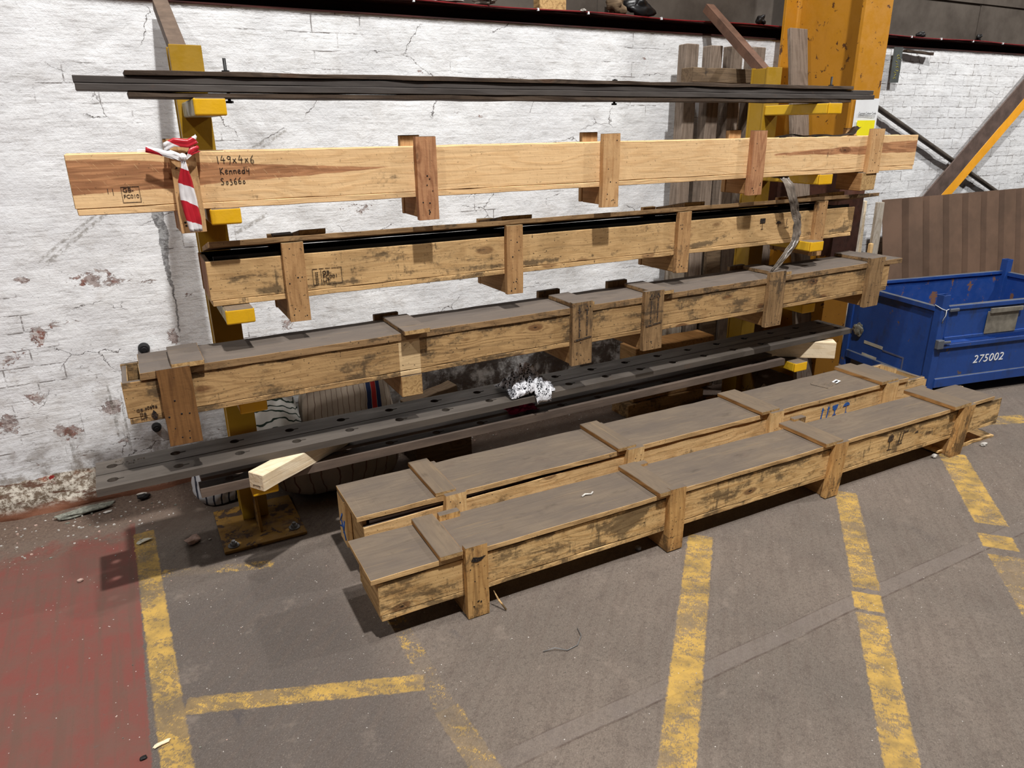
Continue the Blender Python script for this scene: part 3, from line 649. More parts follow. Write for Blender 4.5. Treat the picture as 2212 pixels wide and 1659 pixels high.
# ------------------------------------------------------------------ rack uprights
ARMS = [1.783, 1.433, 1.081, 0.737, 0.389]
def upright(name, label, px, ax, left):
    t = thing(name, label, 'rack', (px, 3.08, 0.0), group=None)
    w = 0.112
    mb = MB(Y_POST); mb.box(0, w, 0, 0.012, 0.015, 1.98, seg=0.4, jit=0.0006); mb.box(0, w, 0.108, 0.12, 0.015, 1.98, seg=0.4); mb.box(0.050, 0.062, 0.012, 0.108, 0.015, 1.98)
    mb.box(0.004, 0.010, 0.012, 0.108, 0.015, 1.975)
    mb.build('post', t, bevel=0.0015)
    for i, z in enumerate(ARMS):
        side = A_GREY if (left and i in (0, 2)) else Y_ARM
        mb = MB(side, W['dusty'])
        dx = ax-px
        mb.box(dx, dx+0.098, -0.418, 0.0, z-0.053, z, mi=lambda f, e: 1 if f.normal.z > 0.8 else 0, axis=1, seg=0.1, jit=0.0005)
        a = mb.build('arm', t, bevel=0.006, seg=2)
        mb = MB(Y_CAP, W['dusty']); mb.box(dx-0.001, dx+0.099, -0.430, -0.418, z-0.054, z+0.001, mi=lambda f, e: 1 if f.normal.z > 0.8 else 0, axis=1)
        mb.build('end_cap', a, bevel=0.007, seg=3)['label'] = 'bright yellow end cap of an arm'
    mb = MB(RUSTY); mb.box(-0.112, 0.232, -0.236, 0.15, 0.0, 0.014, jit=0.001); mb.build('base_plate', t, bevel=0.002)
    mb = MB(RUSTY); mb.prism([(0, 0.014), (-0.145, 0.014), (-0.135, 0.06), (-0.02, 0.30), (0, 0.30)], 0.050, 0.062, 'yz'); mb.build('gusset', t, bevel=0.001)
    for bx, by in ((-0.07, -0.20), (0.19, -0.175)):
        mb = MB(M_BOLT)
        mb.prism([(bx+0.024*math.cos(k*math.pi/8), by+0.024*math.sin(k*math.pi/8)) for k in range(16)], 0.014, 0.018, 'xy')
        mb.prism([(bx+0.015*math.cos(k*math.pi/3), by+0.015*math.sin(k*math.pi/3)) for k in range(6)], 0.018, 0.030, 'xy')
        mb.prism([(bx+0.008*math.cos(k*math.pi/5), by+0.008*math.sin(k*math.pi/5)) for k in range(10)], 0.030, 0.040, 'xy')
        mb.build('bolt', t)
    # tie running back to the wall
    z1 = 2.205 if left else 2.36
    mb = MB(M_STRUT if left else M_STRUTR); L = math.hypot(0.48, z1-1.975)
    M = Matrix.Translation(Vector((0.010 if left else 0.02, 0.05, 1.97))) @ Matrix.Rotation(math.atan2(z1-1.97, 0.50), 4, 'X')
    mb.box(0, 0.058, 0, L+0.02, -0.004, 0.004, mat=M); mb.box(0, 0.007, 0, L+0.02, -0.045, -0.004, mat=M)
    mb.build('tie_bar', t, bevel=0.001)['label'] = 'brown unpainted tie bar to the wall'
    return t
upright('rack_upright', 'yellow rack upright with arms on the left, bolted base plate on the floor', 0.245, 0.259, True)
upright('rack_upright', 'yellow rack upright with arms on the right, beside the big yellow column', 3.248, 3.254, False)

# ------------------------------------------------------------------ column
def column():
    t = thing('steel_column', 'tall orange yellow steel column with chipped paint against the white wall', 'column', (3.99, 3.0, 0))
    mb = MB(C_YEL); mb.box(-0.118, 0.118, 0, 0.022, 0, 3.6, seg=0.3, jit=0.0008); mb.box(-0.118, 0.118, 0.57, 0.592, 0, 3.6, seg=0.3, jit=0.0008)
    mb.box(-0.007, 0.007, 0.022, 0.57, 0, 3.6)
    mb.prism([(-0.007, 0.57), (-0.022, 0.57), (-0.012, 0.562), (-0.007, 0.548)], 0, 3.6, 'xy')
    mb.prism([(-0.007, 0.022), (-0.022, 0.022), (-0.012, 0.030), (-0.007, 0.044)], 0, 3.6, 'xy')
    mb.build('steel_section', t, bevel=0.0015)
    p = thing('paper_notice', 'white sheet with a yellow square taped to the front of the yellow column', 'sign', (3.896, 2.996, 1.525))
    mb = MB(M_PAPER); n = 8
    V = [[mb.bm.verts.new((0.212*i/n, -0.0025-0.004*math.sin(i*0.7)*(k/n)**1.5, 0.297*k/n)) for k in range(n+1)] for i in range(n+1)]
    for i in range(n):
        for k in range(n): mb.bm.faces.new([V[i][k], V[i+1][k], V[i+1][k+1], V[i][k+1]])
    mb.build('sheet', p, solid=0.0006)
    mb = MB(M_YPAPER); mb.box(0.027, 0.187, -0.0105, -0.0095, 0.02, 0.175); mb.build('yellow_square', p)
    text_mesh('Current Colour Code', 0.0205, M_MARK, 'printed_heading', p, (0.030, -0.0105, 0.207), UP, 0.0003, sx=0.84)
    mb = MB(M_MARK); mb.box(0.030, 0.182, -0.0105, -0.0099, 0.2015, 0.203); mb.build('underline', p)
column()

# ------------------------------------------------------------------ crates
def nails(mb, x0, x1, z0, z1, y, n, mi, rnd):
    for _ in range(n):
        x, z, r = rnd.uniform(x0+0.012, x1-0.012), rnd.uniform(z0, z1), rnd.uniform(0.0022, 0.0034)
        mb.prism([(x+r*math.cos(k*math.pi/4), z+r*math.sin(k*math.pi/4)) for k in range(8)], y-0.0006, y+0.001, 'xz', mi)
def crate(name, label, loc, L, Wd, side_z, wood_x, wood_z, lid=None, yaw=0.0, tilt=0.0, fb=(), bb=(), lb=(), skids=(), top=None, bt=0.026, seed=1, endx=None, side_top_mat=None, skm=None, lz_bot=0.022, group=None, droop=None, ltaper=0.0, lhinge=None):
    rnd = random.Random(seed); random.seed(seed)
    t = thing(name, label, 'crate', loc, (0, -tilt, yaw), group)
    top = top or W['dust']; skm = skm or W['y']
    s0, s1 = side_z; T = 0.020
    def mt(): return (wood_x, side_top_mat or top, W['end'])
    for (y0, y1) in ((0, T), (Wd-T, Wd)):
        mb = MB(*mt()); mb.box(0, L, y0, y1, s0, s1, mi=topmi(1, 0, 2), seg=0.09, jit=0.0012)
        if droop:
            for v in mb.bm.verts:
                if v.co.z > (s0+s1)/2 and v.co.x < droop[0]: v.co.z -= droop[1]*(1-v.co.x/droop[0])
        mb.build('side_board', t, bevel=0.002)
    mb = MB(*mt()); mb.box(0.004, L-0.004, 0.0, Wd, 0.0, lz_bot-0.001, mi=topmi(1, 0, 2), seg=0.09, jit=0.0012); mb.build('bottom_board', t, bevel=0.002)
    for x in (-0.0, L-T):
        mb = MB(W['k1zd'] if endx == 'dark' else W['end'], top); mb.box(x+0.002 if x <= 0 else x-0.002, x+T, T+0.001, Wd-T-0.001, s0, s1-0.004, mi=topmi(1, 0), jit=0.001); mb.build('end_board', t, bevel=0.002)
    if lid:
        x0, x1, y0, y1, z0, z1, nb = lid
        for k in range(nb):
            a, b = y0+(y1-y0)*k/nb, y0+(y1-y0)*(k+1)/nb
            mb = MB(W['edge3'] if top in (W['dust3'], W['k2t']) else W['lidedge'], top, W['end'])
            mb.box(x0+rnd.uniform(-.004, .004), x1, a+0.0012, b-0.0012, z0, z1, mi=topmi(1, 0, 2), seg=0.09, jit=0.0012)
            for f in mb.bm.faces:
                cy = f.calc_center_median().y
                if abs(f.normal.y) > .8 and min(abs(cy-y0), abs(cy-y1)) > .01: f.material_index = 1
            if ltaper:
                for v in mb.bm.verts:
                    if v.co.y > (a+b)/2: v.co.y -= ltaper*max(0, v.co.x)
            if lhinge:
                for v in mb.bm.verts: v.co.z -= lhinge*v.co.y
            mb.build('lid_board', t, bevel=0.0012)
    for (x, w, z0, z1, lean, m) in fb:
        mb = MB(m or wood_z, M_RUBBER, top, W['end']); sh = Matrix.Identity(4); sh[0][2] = lean
        M = Matrix.Translation(Vector((0, 0, z1))) @ sh @ Matrix.Translation(Vector((0, 0, -z1)))
        mb.box(x-w/2, x+w/2, -bt, -0.001, z0, z1, mi=topmi(2, 0), seg=0.06, jit=0.0012, mat=M, axis=2)
        k0 = len(mb.bm.verts)
        nails(mb, x-w/2, x+w/2, z0+0.012, z0+0.07, -bt-0.0004, 5, 1, rnd); nails(mb, x-w/2, x+w/2, z0+0.1, z1-0.02, -bt-0.0004, 4, 1, rnd)
        mb.bm.verts.ensure_lookup_table()
        for v in mb.bm.verts[k0:]: v.co.x += lean*(v.co.z-z1)
        mb.build('side_batten', t, bevel=0.002)
    for (x, w, z0, z1) in bb:
        mb = MB(wood_z, M_RUBBER, top); mb.box(x-w/2, x+w/2, Wd+0.001, Wd+bt, z0, z1, mi=topmi(2, 0), seg=0.06, jit=0.0012, axis=2); mb.build('side_batten', t, bevel=0.002)
    for (x, w, y0, y1, z0, z1) in lb:
        mb = MB(W['yedge'] if top is W['dust'] else W['edge3'], W['dusty'] if top is not W['dust3'] else W['dust3'], W['end']); mb.box(x-w/2, x+w/2, y0, y1, z0, z1, mi=topmi(1, 0, 2), seg=0.06, jit=0.0012, axis=1)
        if lhinge:
            for v in mb.bm.verts: v.co.z -= lhinge*v.co.y
        mb.build('lid_batten', t, bevel=0.002)
    for (x, w, z0, y0, y1) in skids:
        mb = MB(skm, W['dusty'], W['end']); mb.box(x-w/2, x+w/2, y0, y1, z0, -0.001, mi=topmi(1, 0, 2), jit=0.0015, axis=1); mb.build('skid', t, bevel=0.003)
    return t

# K1, second level
kx = [0.331, 1.178, 2.034, 2.911, 3.786]
K1 = crate('long_crate', 'long narrow pine crate with handwritten note and red white tape, topmost crate on the rack', (-0.131, 2.665, 1.433), 4.173, 0.140, (0.022, 0.186), W['k1'], W['k1z'],
           lid=(0.02, 4.15, 0.021, 0.119, 0.160, 0.180, 1), fb=[(kx[0], .08, -.072, .228, 0, None), (kx[1], .082, -.085, .222, 0, W['k1zd']), (kx[2], .086, -.087, .221, 0, None), (kx[3], .088, -.08, .223, 0, W['k1zd']), (kx[4], .098, -.008, .223, 0, None)],
           bb=[(x, .082, -.075, .226) for x in kx], skids=[(x, .078, -.075, 0.0, 0.138) for x in kx[:4]]+[(kx[4]-0.02, .12, -.098, -0.022, 0.138)],
           top=W['tb'], side_top_mat=W['k1'], endx='dark', skm=W['k1y'], seed=4, bt=0.028)
n1 = handwrite('149x4x6', 0.027, M_MARK, 'handwriting', K1, (0.436, -0.0012, 0.144)); n1['label'] = 'black marker line 149x4x6'
handwrite('Kennedy', 0.023, M_MARK, 'handwriting', K1, (0.440, -0.0012, 0.110), gap=.12); handwrite('So3660', 0.022, M_MARK, 'handwriting', K1, (0.438, -0.0012, 0.077), gap=.14)
flat_polys([rect(.136, .1375, .036, .084), rect(.188, .1895, .034, .084), rect(.136, .189, .0825, .084), rect(.136, .189, .034, .0355), rect(.112, .1135, .06, .08), rect(.098, .0995, .065, .08)], M_INKF, 'stamp_frame', K1, -0.0012)
text_mesh('GB-', 0.020, M_INKF, 'stamp', K1, (.140, -.0016, .067), UP); text_mesh('FC010', 0.017, M_INKF, 'stamp', K1, (.140, -.0016, .048), UP)

# K2, third level (lid propped up)
kx2 = [0.303, 1.233, 2.175, 3.143]
K2 = crate('long_crate', 'long pine crate with raised lid, dark gap and boxed black stamp, just below topmost crate', (0.225, 2.728, 1.083), 3.445, 0.25, (0.022, 0.162), W['k2'], W['k2z'], tilt=-0.0020,
           lhinge=0.185, lid=(0.02, 3.62, -0.016, 0.258, 0.211, 0.230, 1), fb=[(x, .078, -.086, .211, 0, None) for x in kx2], bb=[(x, .078, -.086, .211) for x in kx2],
           lb=[(.39, .10, .02, .24, .231, .253), (1.27, .15, .02, .24, .231, .249), (2.27, .13, .02, .24, .231, .253), (3.30, .13, .02, .24, .231, .253)], skids=[(x, .074, -.084, 0, .250) for x in kx2], top=W['k2t'], side_top_mat=W['k2t'], endx='dark', seed=8)
# black sheets added inside, painting the shade of the gap under the lid
mb = MB(M_BFILM); mb.box(0.03, 3.42, 0.021, 0.026, 0.04, 0.176); mb.box(0.01, 3.435, 0.223, 0.228, 0.04, 0.1665); mb.box(0.03, 3.42, 0.026, 0.223, 0.10, 0.104); mb.build('liner_or_gap_shade', K2)['label'] = 'black sheets added inside the crate as painted shade'
mb = MB(W['tb']); mb.box(.245, .315, .0, .06, .229, .240, jit=.002); mb.build('wood_scrap', K2)
st = [rect(.371+dx, .371+dx+.018, zz, zz+.0016) for dx in (.0, .024, .048, .072, .092) for zz in (.040, .1005)] + [rect(xx, xx+.0018, zz, zz+.020) for xx in (.369, .480) for zz in (.042, .066, .082)] + [rect(.4005, .4025, .042, .062), rect(.4005, .4025, .068, .096)]
st += [[(.379+.006*j, .046+.007*k), (.3835+.006*j, .043+.007*k), (.384+.006*j, .0455+.007*k), (.3795+.006*j, .0485+.007*k)] for j in range(2) for k in range(7)]
flat_polys(st, M_INK, 'stamp_frame', K2, -0.0012)
for s_, z_ in (('GB-', .080), ('FC001', .0635), ('HT', .0465)): text_mesh(s_, .0185, M_INK, 'stamp', K2, (.406, -.0018, z_), UP, sx=1.2, extrude=.0006)
flat_polys([[(2.708, .118), (2.745, .118), (2.745, .142), (2.708, .142)], rect(2.725, 2.7275, .088, .118), rect(2.718, 2.735, .086, .0885), [(2.825, .108), (2.865, .108), (2.857, .118), (2.845, .122), (2.833, .118)], rect(2.844, 2.8462, .09, .108),
            rect(2.905, 2.907, .085, .13), rect(2.895, 2.925, .083, .0855)], M_INK, 'handling_symbol', K2, -0.0012)

# K3, fourth level
K3 = crate('long_crate', 'long grimy crate with grey dusty lid and black double arrows, lowest crate on the rack', (-0.104, 2.60, 0.737), 3.99, 0.255, (0.022, 0.150), W['k3'], W['k3z'], tilt=0.0055,
           lid=(0.060, 4.09, -0.006, 0.252, 0.1505, 0.178, 2),
           fb=[(.164, .106, -.098, .186, 0.0, W['k3d']), (1.834, .108, -.088, .205, 0, None), (2.238, .112, -.082, .208, 0, None), (3.048, .114, -.082, .212, .01, None), (3.84, .118, -.075, .208, .03, None)],
           bb=[(1.02, .108, -.09, .200), (1.83, .118, -.09, .205), (2.23, .118, -.09, .207), (3.04, .11, -.09, .2)],
           lb=[(.212, .105, -.025, .215, .179, .200), (1.045, .108, -.045, .22, .179, .198), (1.845, .11, -.02, .20, .179, .199), (2.30, .115, -.02, .22, .179, .199), (3.12, .11, -.0, .24, .179, .199), (3.88, .13, .0, .25, .179, .199)],
           skids=[(.164, .10, -.096, 0, .25), (1.024, .092, -.092, 0.0, .25), (1.834, .10, -.086, 0, .25), (2.238, .10, -.08, 0, .25), (3.048, .10, -.08, 0, .25), (3.84, .10, -.072, 0, .25)], top=W['dust3'], seed=12)
for s_, x_, z_, m_ in (('GB-F', .028, .042, M_INKF), ('0696', .062, .046, M_INK), ('DB', .036, .026, M_INKF), ('HT', .037, .010, M_INKF)): text_mesh(s_, .0155, m_, 'stamp', K3, (x_, -.0016, z_), UP, sx=1.05, extrude=.0005)
flat_polys([[(.074, .012), (.082, .004), (.088, .010), (.092, .020), (.086, .032), (.080, .040), (.075, .030), (.070, .022)], rect(.078, .0795, .052, .062)], M_INK, 'ink_blot', K3, -0.0012)
for xc, b in ((1.834, .032), (2.236, .042)):
    flat_polys([arrow(xc-.018, b+.012, b+.155, .0036, .011, .026), arrow(xc+.022, b+.017, b+.160, .0036, .011, .026), [(xc-.044, b-.006), (xc+.048, b+.004), (xc+.048, b+.011), (xc-.044, b+.002)]], M_INKF, 'arrow_mark', K3, -0.0275)

# K4, rear crate on the floor
kx4 = [0.375, 1.265, 2.155, 3.06]
K4 = crate('long_crate', 'long crate on the floor with blue symbols, between the rack and the front crate', (0.605, 2.364, 0.065), 3.385, 0.285, (0.022, 0.2125), droop=(1.5, .030), wood_x=W['k4'], wood_z=W['k4z'], yaw=-0.0085,
           lid=(-0.022, 3.225, -0.008, 0.292, 0.214, 0.237, 1), fb=[(x, .09, -.064, .245, 0, None) for x in kx4], bb=[(x, .09, -.064, .235) for x in kx4],
           lb=[(.340, .088, -.008, .315, .238, .258), (1.222, .10, -.018, .30, .238, .258), (2.115, .125, -.018, .30, .238, .258), (3.04, .14, -.018, .30, .238, .258)],
           skids=[(x, .088, -.065, 0, .283) for x in kx4], top=W['dust'], seed=21, bt=.03)
mb = MB(M_PAPER); mb.box(0.03, 1.3, 0.022, 0.024, 0.10, 0.194); mb.build('liner_or_gap_shade', K4)['label'] = 'pale lining edge showing under the lid'
mb = MB(W['k4z'], W['dust']); mb.box(-.026, -.001, .18, .285, .0, .215, mi=topmi(1, 0), jit=.001); mb.build('end_batten', K4, bevel=.002)
mb = MB(W['k4z'], W['dust']); mb.box(3.386, 3.41, .0, .1, .0, .195, mi=topmi(1, 0), jit=.001); mb.build('end_batten', K4, bevel=.002)
mb = MB(W['k4z'], W['dust']); mb.box(3.34, 3.36, .16, .262, .188, .222, mi=topmi(1, 0), jit=.001); mb.build('end_cleat', K4, bevel=.002)
flat_polys([arrow(2.522, .115, .185, .0045, .010, .02, .008), arrow(2.566, .117, .187, .0045, .010, .02, .008), [(2.605, .180), (2.650, .182), (2.645, .160), (2.632, .148), (2.630, .128), (2.645, .122), (2.610, .120), (2.622, .130), (2.624, .148), (2.609, .160)],
            [(2.690, .158), (2.745, .160), (2.738, .174), (2.720, .180), (2.700, .174)], rect(2.716, 2.720, .122, .16), rect(2.712, 2.728, .118, .122)], M_BINK, 'handling_symbol', K4, -0.0012)
mb = MB(M_BINK)
for (a, b, c_, d) in ((.19, .03, .24, .10), (.20, .09, .27, .06), (.19, .12, .22, .05), (.22, .14, .26, .09)): mb.tube([(-.027, a, b), (-.027, c_, d)], .004, 6)
mb.build('paint_scrawl', K4)

# K5, front crate on the floor
kx5 = [0.355, 1.262, 2.24, 3.215]
K5 = crate('long_crate', 'long worn pine crate with dusty lid nearest the camera, standing on the open floor', (0.540, 1.998, 0.088), 3.56, 0.235, (0.022, 0.152), W['k5'], W['k5z'], yaw=-0.0126, tilt=0.003,
           ltaper=0.017, lid=(-0.024, 3.47, -0.008, 0.272, 0.160, 0.180, 1),
           fb=[(.355, .085, -.087, .212, -.01, None), (1.262, .080, -.087, .205, .0, None), (2.24, .082, -.09, .190, .10, None), (3.215, .095, -.10, .185, .17, None)], bb=[(.365, .085, -.087, .205), (1.27, .08, -.087, .195), (2.25, .082, -.087, .215), (3.2, .09, -.09, .2)],
           lb=[(.266, .088, -.018, .275, .181, .202), (1.213, .092, -.026, .262, .181, .202), (2.19, .115, -.022, .262, .181, .202), (3.15, .14, -.030, .262, .181, .202)],
           skids=[(.355, .082, -.088, 0, .235), (1.262, .078, -.088, 0, .235), (2.225, .08, -.095, 0, .235), (3.18, .09, -.102, 0, .235)], top=W['dust'], seed=33, bt=.030)
flat_polys([[(2.612, .098), (2.632, .092), (2.652, .098), (2.656, .118), (2.640, .134), (2.618, .126)], rect(2.627, 2.632, .052, .094), rect(2.616, 2.646, .048, .0525),
            [(2.695, .07), (2.703, .07), (2.712, .13), (2.706, .13)], [(2.716, .072), (2.722, .072), (2.736, .132), (2.729, .132)], rect(2.688, 2.728, .064, .068), rect(2.735, 2.765, .122, .130), [(2.82, .10), (2.85, .098), (2.838, .112)]], M_INKF, 'handling_symbol', K5, -0.0012)
flat_polys([[(.332, .155), (.352, .146), (.372, .150), (.390, .166), (.366, .163), (.340, .170)]], M_INK, 'ink_blot', K5, -0.0312)
mb = MB(M_BFILM); mb.box(0.03, 3.50, 0.022, 0.03, 0.12, 0.157); mb.build('liner_or_gap_shade', K5)['label'] = 'black strip as painted shade in the gap under the lid'  # black strip added so the slot below the lid reads as shade
mb = MB(W['k5']); mb.box(3.10, 3.60, 0.02, 0.22, -0.036, -0.018, seg=.06, jit=.004, mat=Matrix.Rotation(0.018, 4, 'Y')); o = mb.build('broken_bottom_board', K5, bevel=.002); o['label'] = 'split bottom board hanging below the far end'

# ------------------------------------------------------------------ barrier tape on K1's first batten
bt = thing('barrier_tape', 'red and white plastic tape knotted round the left batten of the topmost crate', 'tape', (0.200, 2.634, 1.60))
Y = -0.012
bent([(-.052, Y, .035), (-.02, Y-.006, .050), (.02, Y-.008, .045), (.048, Y, .058), (.053, .05, .060)], .026, .0008, 'tape_loop', [M_BTAPE], bt, .003, dirs=[(0, 0, 1)]*5, seed=1)
bent([(-.045, .045, .030), (-.050, Y, .022), (-.022, Y-.010, .010), (.004, Y-.012, -.004), (.026, Y-.010, .022), (.05, Y, .030), (.053, .04, .03)], .022, .0008, 'tape_loop', [M_BTAPE], bt, .004, dirs=[(0, .2, 1), (.2, 0, 1), (.5, 0, .8), (.6, 0, .8), (-.3, 0, 1), (0, 0, 1), (0, 0, 1)], seed=2)
bent([(-.105, Y-.002, .030), (-.070, Y-.006, .022), (-.035, Y-.010, .010), (.002, Y-.014, -.002)], .018, .0008, 'tape_end', [M_BTAPE], bt, .003, dirs=[(.2, 0, 1), (.3, 0, 1), (.3, 0, 1), (.5, 0, 1)], seed=3)
bent([(-.002, Y-.014, .002), (-.002, Y-.018, -.022), (-.006, Y-.016, -.07), (-.004, Y-.012, -.13), (.002, Y-.014, -.19), (.006, Y-.012, -.232)], .050, .0008, 'tape_tail', [M_BTAPE], bt, .004, nw=9, dirs=[(.25, 0, 0), (.35, 0, 0), (.85, 0, 0), (1.0, 0, 0), (.95, .2, 0), (.8, .3, 0)], seed=4)
mb = MB(M_BTAPE); bmesh.ops.create_icosphere(mb.bm, subdivisions=2, radius=.013); mb.build('knot', bt).location = (-.002, Y-.014, .004)
for (x, z) in ((0.02, .0), ):
    mb = MB(M_BTAPE); mb.box(-.01, .05, -.02, .0, 0, .004, jit=.003); o = mb.build('tape_scrap'); o.location = (0.085, 2.70, 1.6225); tag(o, 'scrap of red and white tape lying on top edge of the topmost crate', 'tape')

# grey film strap hanging from K1 over K2 down to K3
sp = thing('plastic_strip', 'crumpled grey plastic film strip hanging down over the right end of the raised lid', 'plastic strip', (3.05, 2.64, 1.20))
bent([(-.06, .10, .235), (-.04, .035, .225), (-.022, .012, .19), (.004, .006, .13), (.026, .010, .094), (.060, .020, .04), (.083, .022, -.005), (.090, .024, -.06), (.080, .020, -.095), (.042, .0, -.120), (-.037, -.030, -.158), (-.10, -.045, -.198), (-.145, -.055, -.222), (-.155, -.040, -.262)], .062, .0012, 'film', [M_FILM], sp, .006, nw=9,
     dirs=[(1, 0, 0), (1, 0, 0), (1, 0, .1), (.9, 0, .1), (1, 0, .0), (.95, 0, .1), (.95, 0, 0), (.95, 0, 0), (.9, 0, -.2), (.55, 0, -.55), (.45, 0, -.5), (.35, 0, -.4), (.25, 0, -.2), (.15, 0, .0)], seed=7)
sp2 = thing('plastic_strip', 'black plastic film scraps lying along the top right of the topmost crate', 'plastic strip', (3.3, 2.73, 1.621))
bent([(-.30, .0, .0), (-.2, .01, .012), (-.1, .0, .002), (0, .01, .006), (.12, 0, .001), (.26, .01, .008), (.31, .03, .03), (.36, .05, .045)], .05, .001, 'film', [M_BFILM], sp2, .004, dirs=[(0, 1, .1)]*8, seed=9)

# ------------------------------------------------------------------ top bars between planks (level 1)
def longbox(name, label, cat, loc, L, Wd, H, mat, endm=None, parent=None, jit=.0008, bevel=.0015, rot=(0, 0, 0), group=None, seg=.12):
    mb = MB(mat, endm or mat); mb.box(0, L, 0, Wd, 0, H, mi=lambda f, e: 1 if e else 0, seg=seg, jit=jit, axis=0)
    o = mb.build(name, parent, bevel=bevel); o.location = loc; o.rotation_euler = rot
    if not parent: tag(o, label, cat, group)
    return o
g = 'planks and bars strapped together on the top arms'
longbox('plank', 'lower blackened plank of the bundle lying directly on the top arms', 'plank', (0.078, 2.725, 1.7865), 3.43, 0.14, 0.016, W['tb'], W['tb'], jit=.0018)
longbox('steel_bar', 'lower dark steel bar between the two blackened planks on top arms', 'steel bar', (-0.066, 2.722, 1.8045), 3.756, 0.075, 0.0215, M_BAR)
longbox('steel_bar', 'upper dark steel bar between the two blackened planks on top arms', 'steel bar', (-0.068, 2.728, 1.8275), 3.752, 0.075, 0.0215, M_BAR)
longbox('plank', 'upper blackened plank clamped on top of the dark steel bars', 'plank', (0.077, 2.722, 1.8515), 3.435, 0.14, 0.016, W['tb'], W['tb'], jit=.0022)
for (x, lo, hi, lab) in ((0.392, 1.772, 1.916, 'tall black threaded rod through the plank bundle near the left upright'), (2.03, 1.776, 1.880, 'short black threaded rod through middle of the plank bundle'), (3.44, 1.776, 1.918, 'black threaded rod with nut at right end of plank bundle')):
    t = thing('threaded_rod', lab, 'rod', (x, 2.805+0.005, lo)); mb = MB(M_BLACK); mb.tube([(0, 0, 0), (0, 0, hi-lo)], .0055, 8); mb.build('rod', t)
    for zz in (1.8675, 1.777):
        mb = MB(M_BLACK); mb.prism([(.013*math.cos(k*math.pi/3), .013*math.sin(k*math.pi/3)) for k in range(6)], zz-lo-(0.0 if zz > 1.8 else 0.0045), zz-lo+(.010 if zz > 1.8 else 0.003), 'xy'); mb.build('nut', t)
    mb = MB(M_BLACK)
    mb.prism([(.020*math.cos(k*math.pi/8), .020*math.sin(k*math.pi/8)) for k in range(16)], 1.8668-lo, 1.868-lo, 'xy'); mb.build('washer', t)

# ------------------------------------------------------------------ drilled steel plates (fifth level)
def plate(label, loc, L, Wd, H, holes, mat, yaw, group=None, hole_y=None):
    rnd = random.Random(5)
    t = thing('drilled_steel_plate', label, 'steel plate', loc, (0, 0, yaw), group)
    mb = MB(mat); cells = []; hr = .0185; cy = hole_y if hole_y is not None else Wd/2
    # keyhole outlines; plate top is built as strips around each hole so the holes are real
    bm = mb.bm
    def ring(x):
        pts = [(x+hr*math.cos(a), cy+hr*math.sin(a)) for a in [math.radians(d) for d in (12, 40, 70, 100, 130, 160, 190, 220, 250, 280, 310, 348)]]
        return pts + [(x+hr*math.cos(math.radians(12))+.018, cy-.0035), (x+hr*math.cos(math.radians(12))+.018, cy+.0035)]
    def slab(z, flip):
        xs = [0.0]+[(holes[i]+holes[i+1])/2 for i in range(len(holes)-1)]+[L]
        for i, h in enumerate(holes):
            a, b = xs[i], xs[i+1]; outer = [(a, 0), (b, 0), (b, Wd), (a, Wd)]; hole = ring(h)
            ov = [bm.verts.new((px, py, z)) for px, py in outer]; hv = [bm.verts.new((px, py, z)) for px, py in hole]
            e = [bm.edges.new((ov[k], ov[(k+1) % 4])) for k in range(4)]+[bm.edges.new((hv[k], hv[(k+1) % len(hv)])) for k in range(len(hv))]
            r = bmesh.ops.triangle_fill(bm, use_beauty=True, use_dissolve=False, edges=e)
            cells.append(hv)
    slab(H, False); slab(0, True)
    n = len(holes)
    for i in range(n):
        A, B = cells[i], cells[n+i]
        for k in range(len(A)): bm.faces.new([A[k], A[(k+1) % len(A)], B[(k+1) % len(A)], B[k]])
    bmesh.ops.remove_doubles(bm, verts=bm.verts, dist=1e-5)
    o4 = [(0, 0), (L, 0), (L, Wd), (0, Wd)]
    vs = [[bm.verts.new((a, b, z)) for a, b in o4] for z in (0, H)]
    for k in range(4): bm.faces.new([vs[0][k], vs[0][(k+1) % 4], vs[1][(k+1) % 4], vs[1][k]])
    bmesh.ops.remove_doubles(bm, verts=bm.verts, dist=1e-5)
    bmesh.ops.recalc_face_normals(bm, faces=bm.faces)
    mb.build('plate', t); return t
hol = [0.053+0.2149*k for k in range(19)]
SPY = 0.0195
gp = 'drilled plates on the fifth level'
pz = 0.4965
P1 = plate('front drilled steel plate of the upper pair, nearest the camera under the lowest rack crate', (-0.245, 2.598, pz), 3.985, 0.118, 0.028, hol, M_STEEL, SPY)
P2 = plate('rear drilled steel plate of the upper pair, nearest the wall under lowest rack crate', (-0.247, 2.722, pz), 3.985, 0.120, 0.028, hol, M_STEEL, SPY)
for s_, x_, y_ in (('BIT', .062, .088), ('2 x 12 PTS', .085, .068), ('P/6', .105, .045)):
    text_mesh(s_, .018, M_CHALK, 'pencil_note', P2, (x_, y_, .0285), (0, 0, 0), .0002)
hol2 = [0.11+0.215*k for k in range(14)]
plate('front plate of the lower pair lying on the lowest rack arms', (0.078, 2.628, 0.3915), 3.10, 0.070, 0.036, hol2, M_STEEL2, .012, hole_y=.043)
plate('rear plate of the lower pair on the lowest rack arms, in deep shade', (0.090, 2.735, 0.3915), 3.10, 0.12, 0.032, hol2, M_STEEL2, .012)
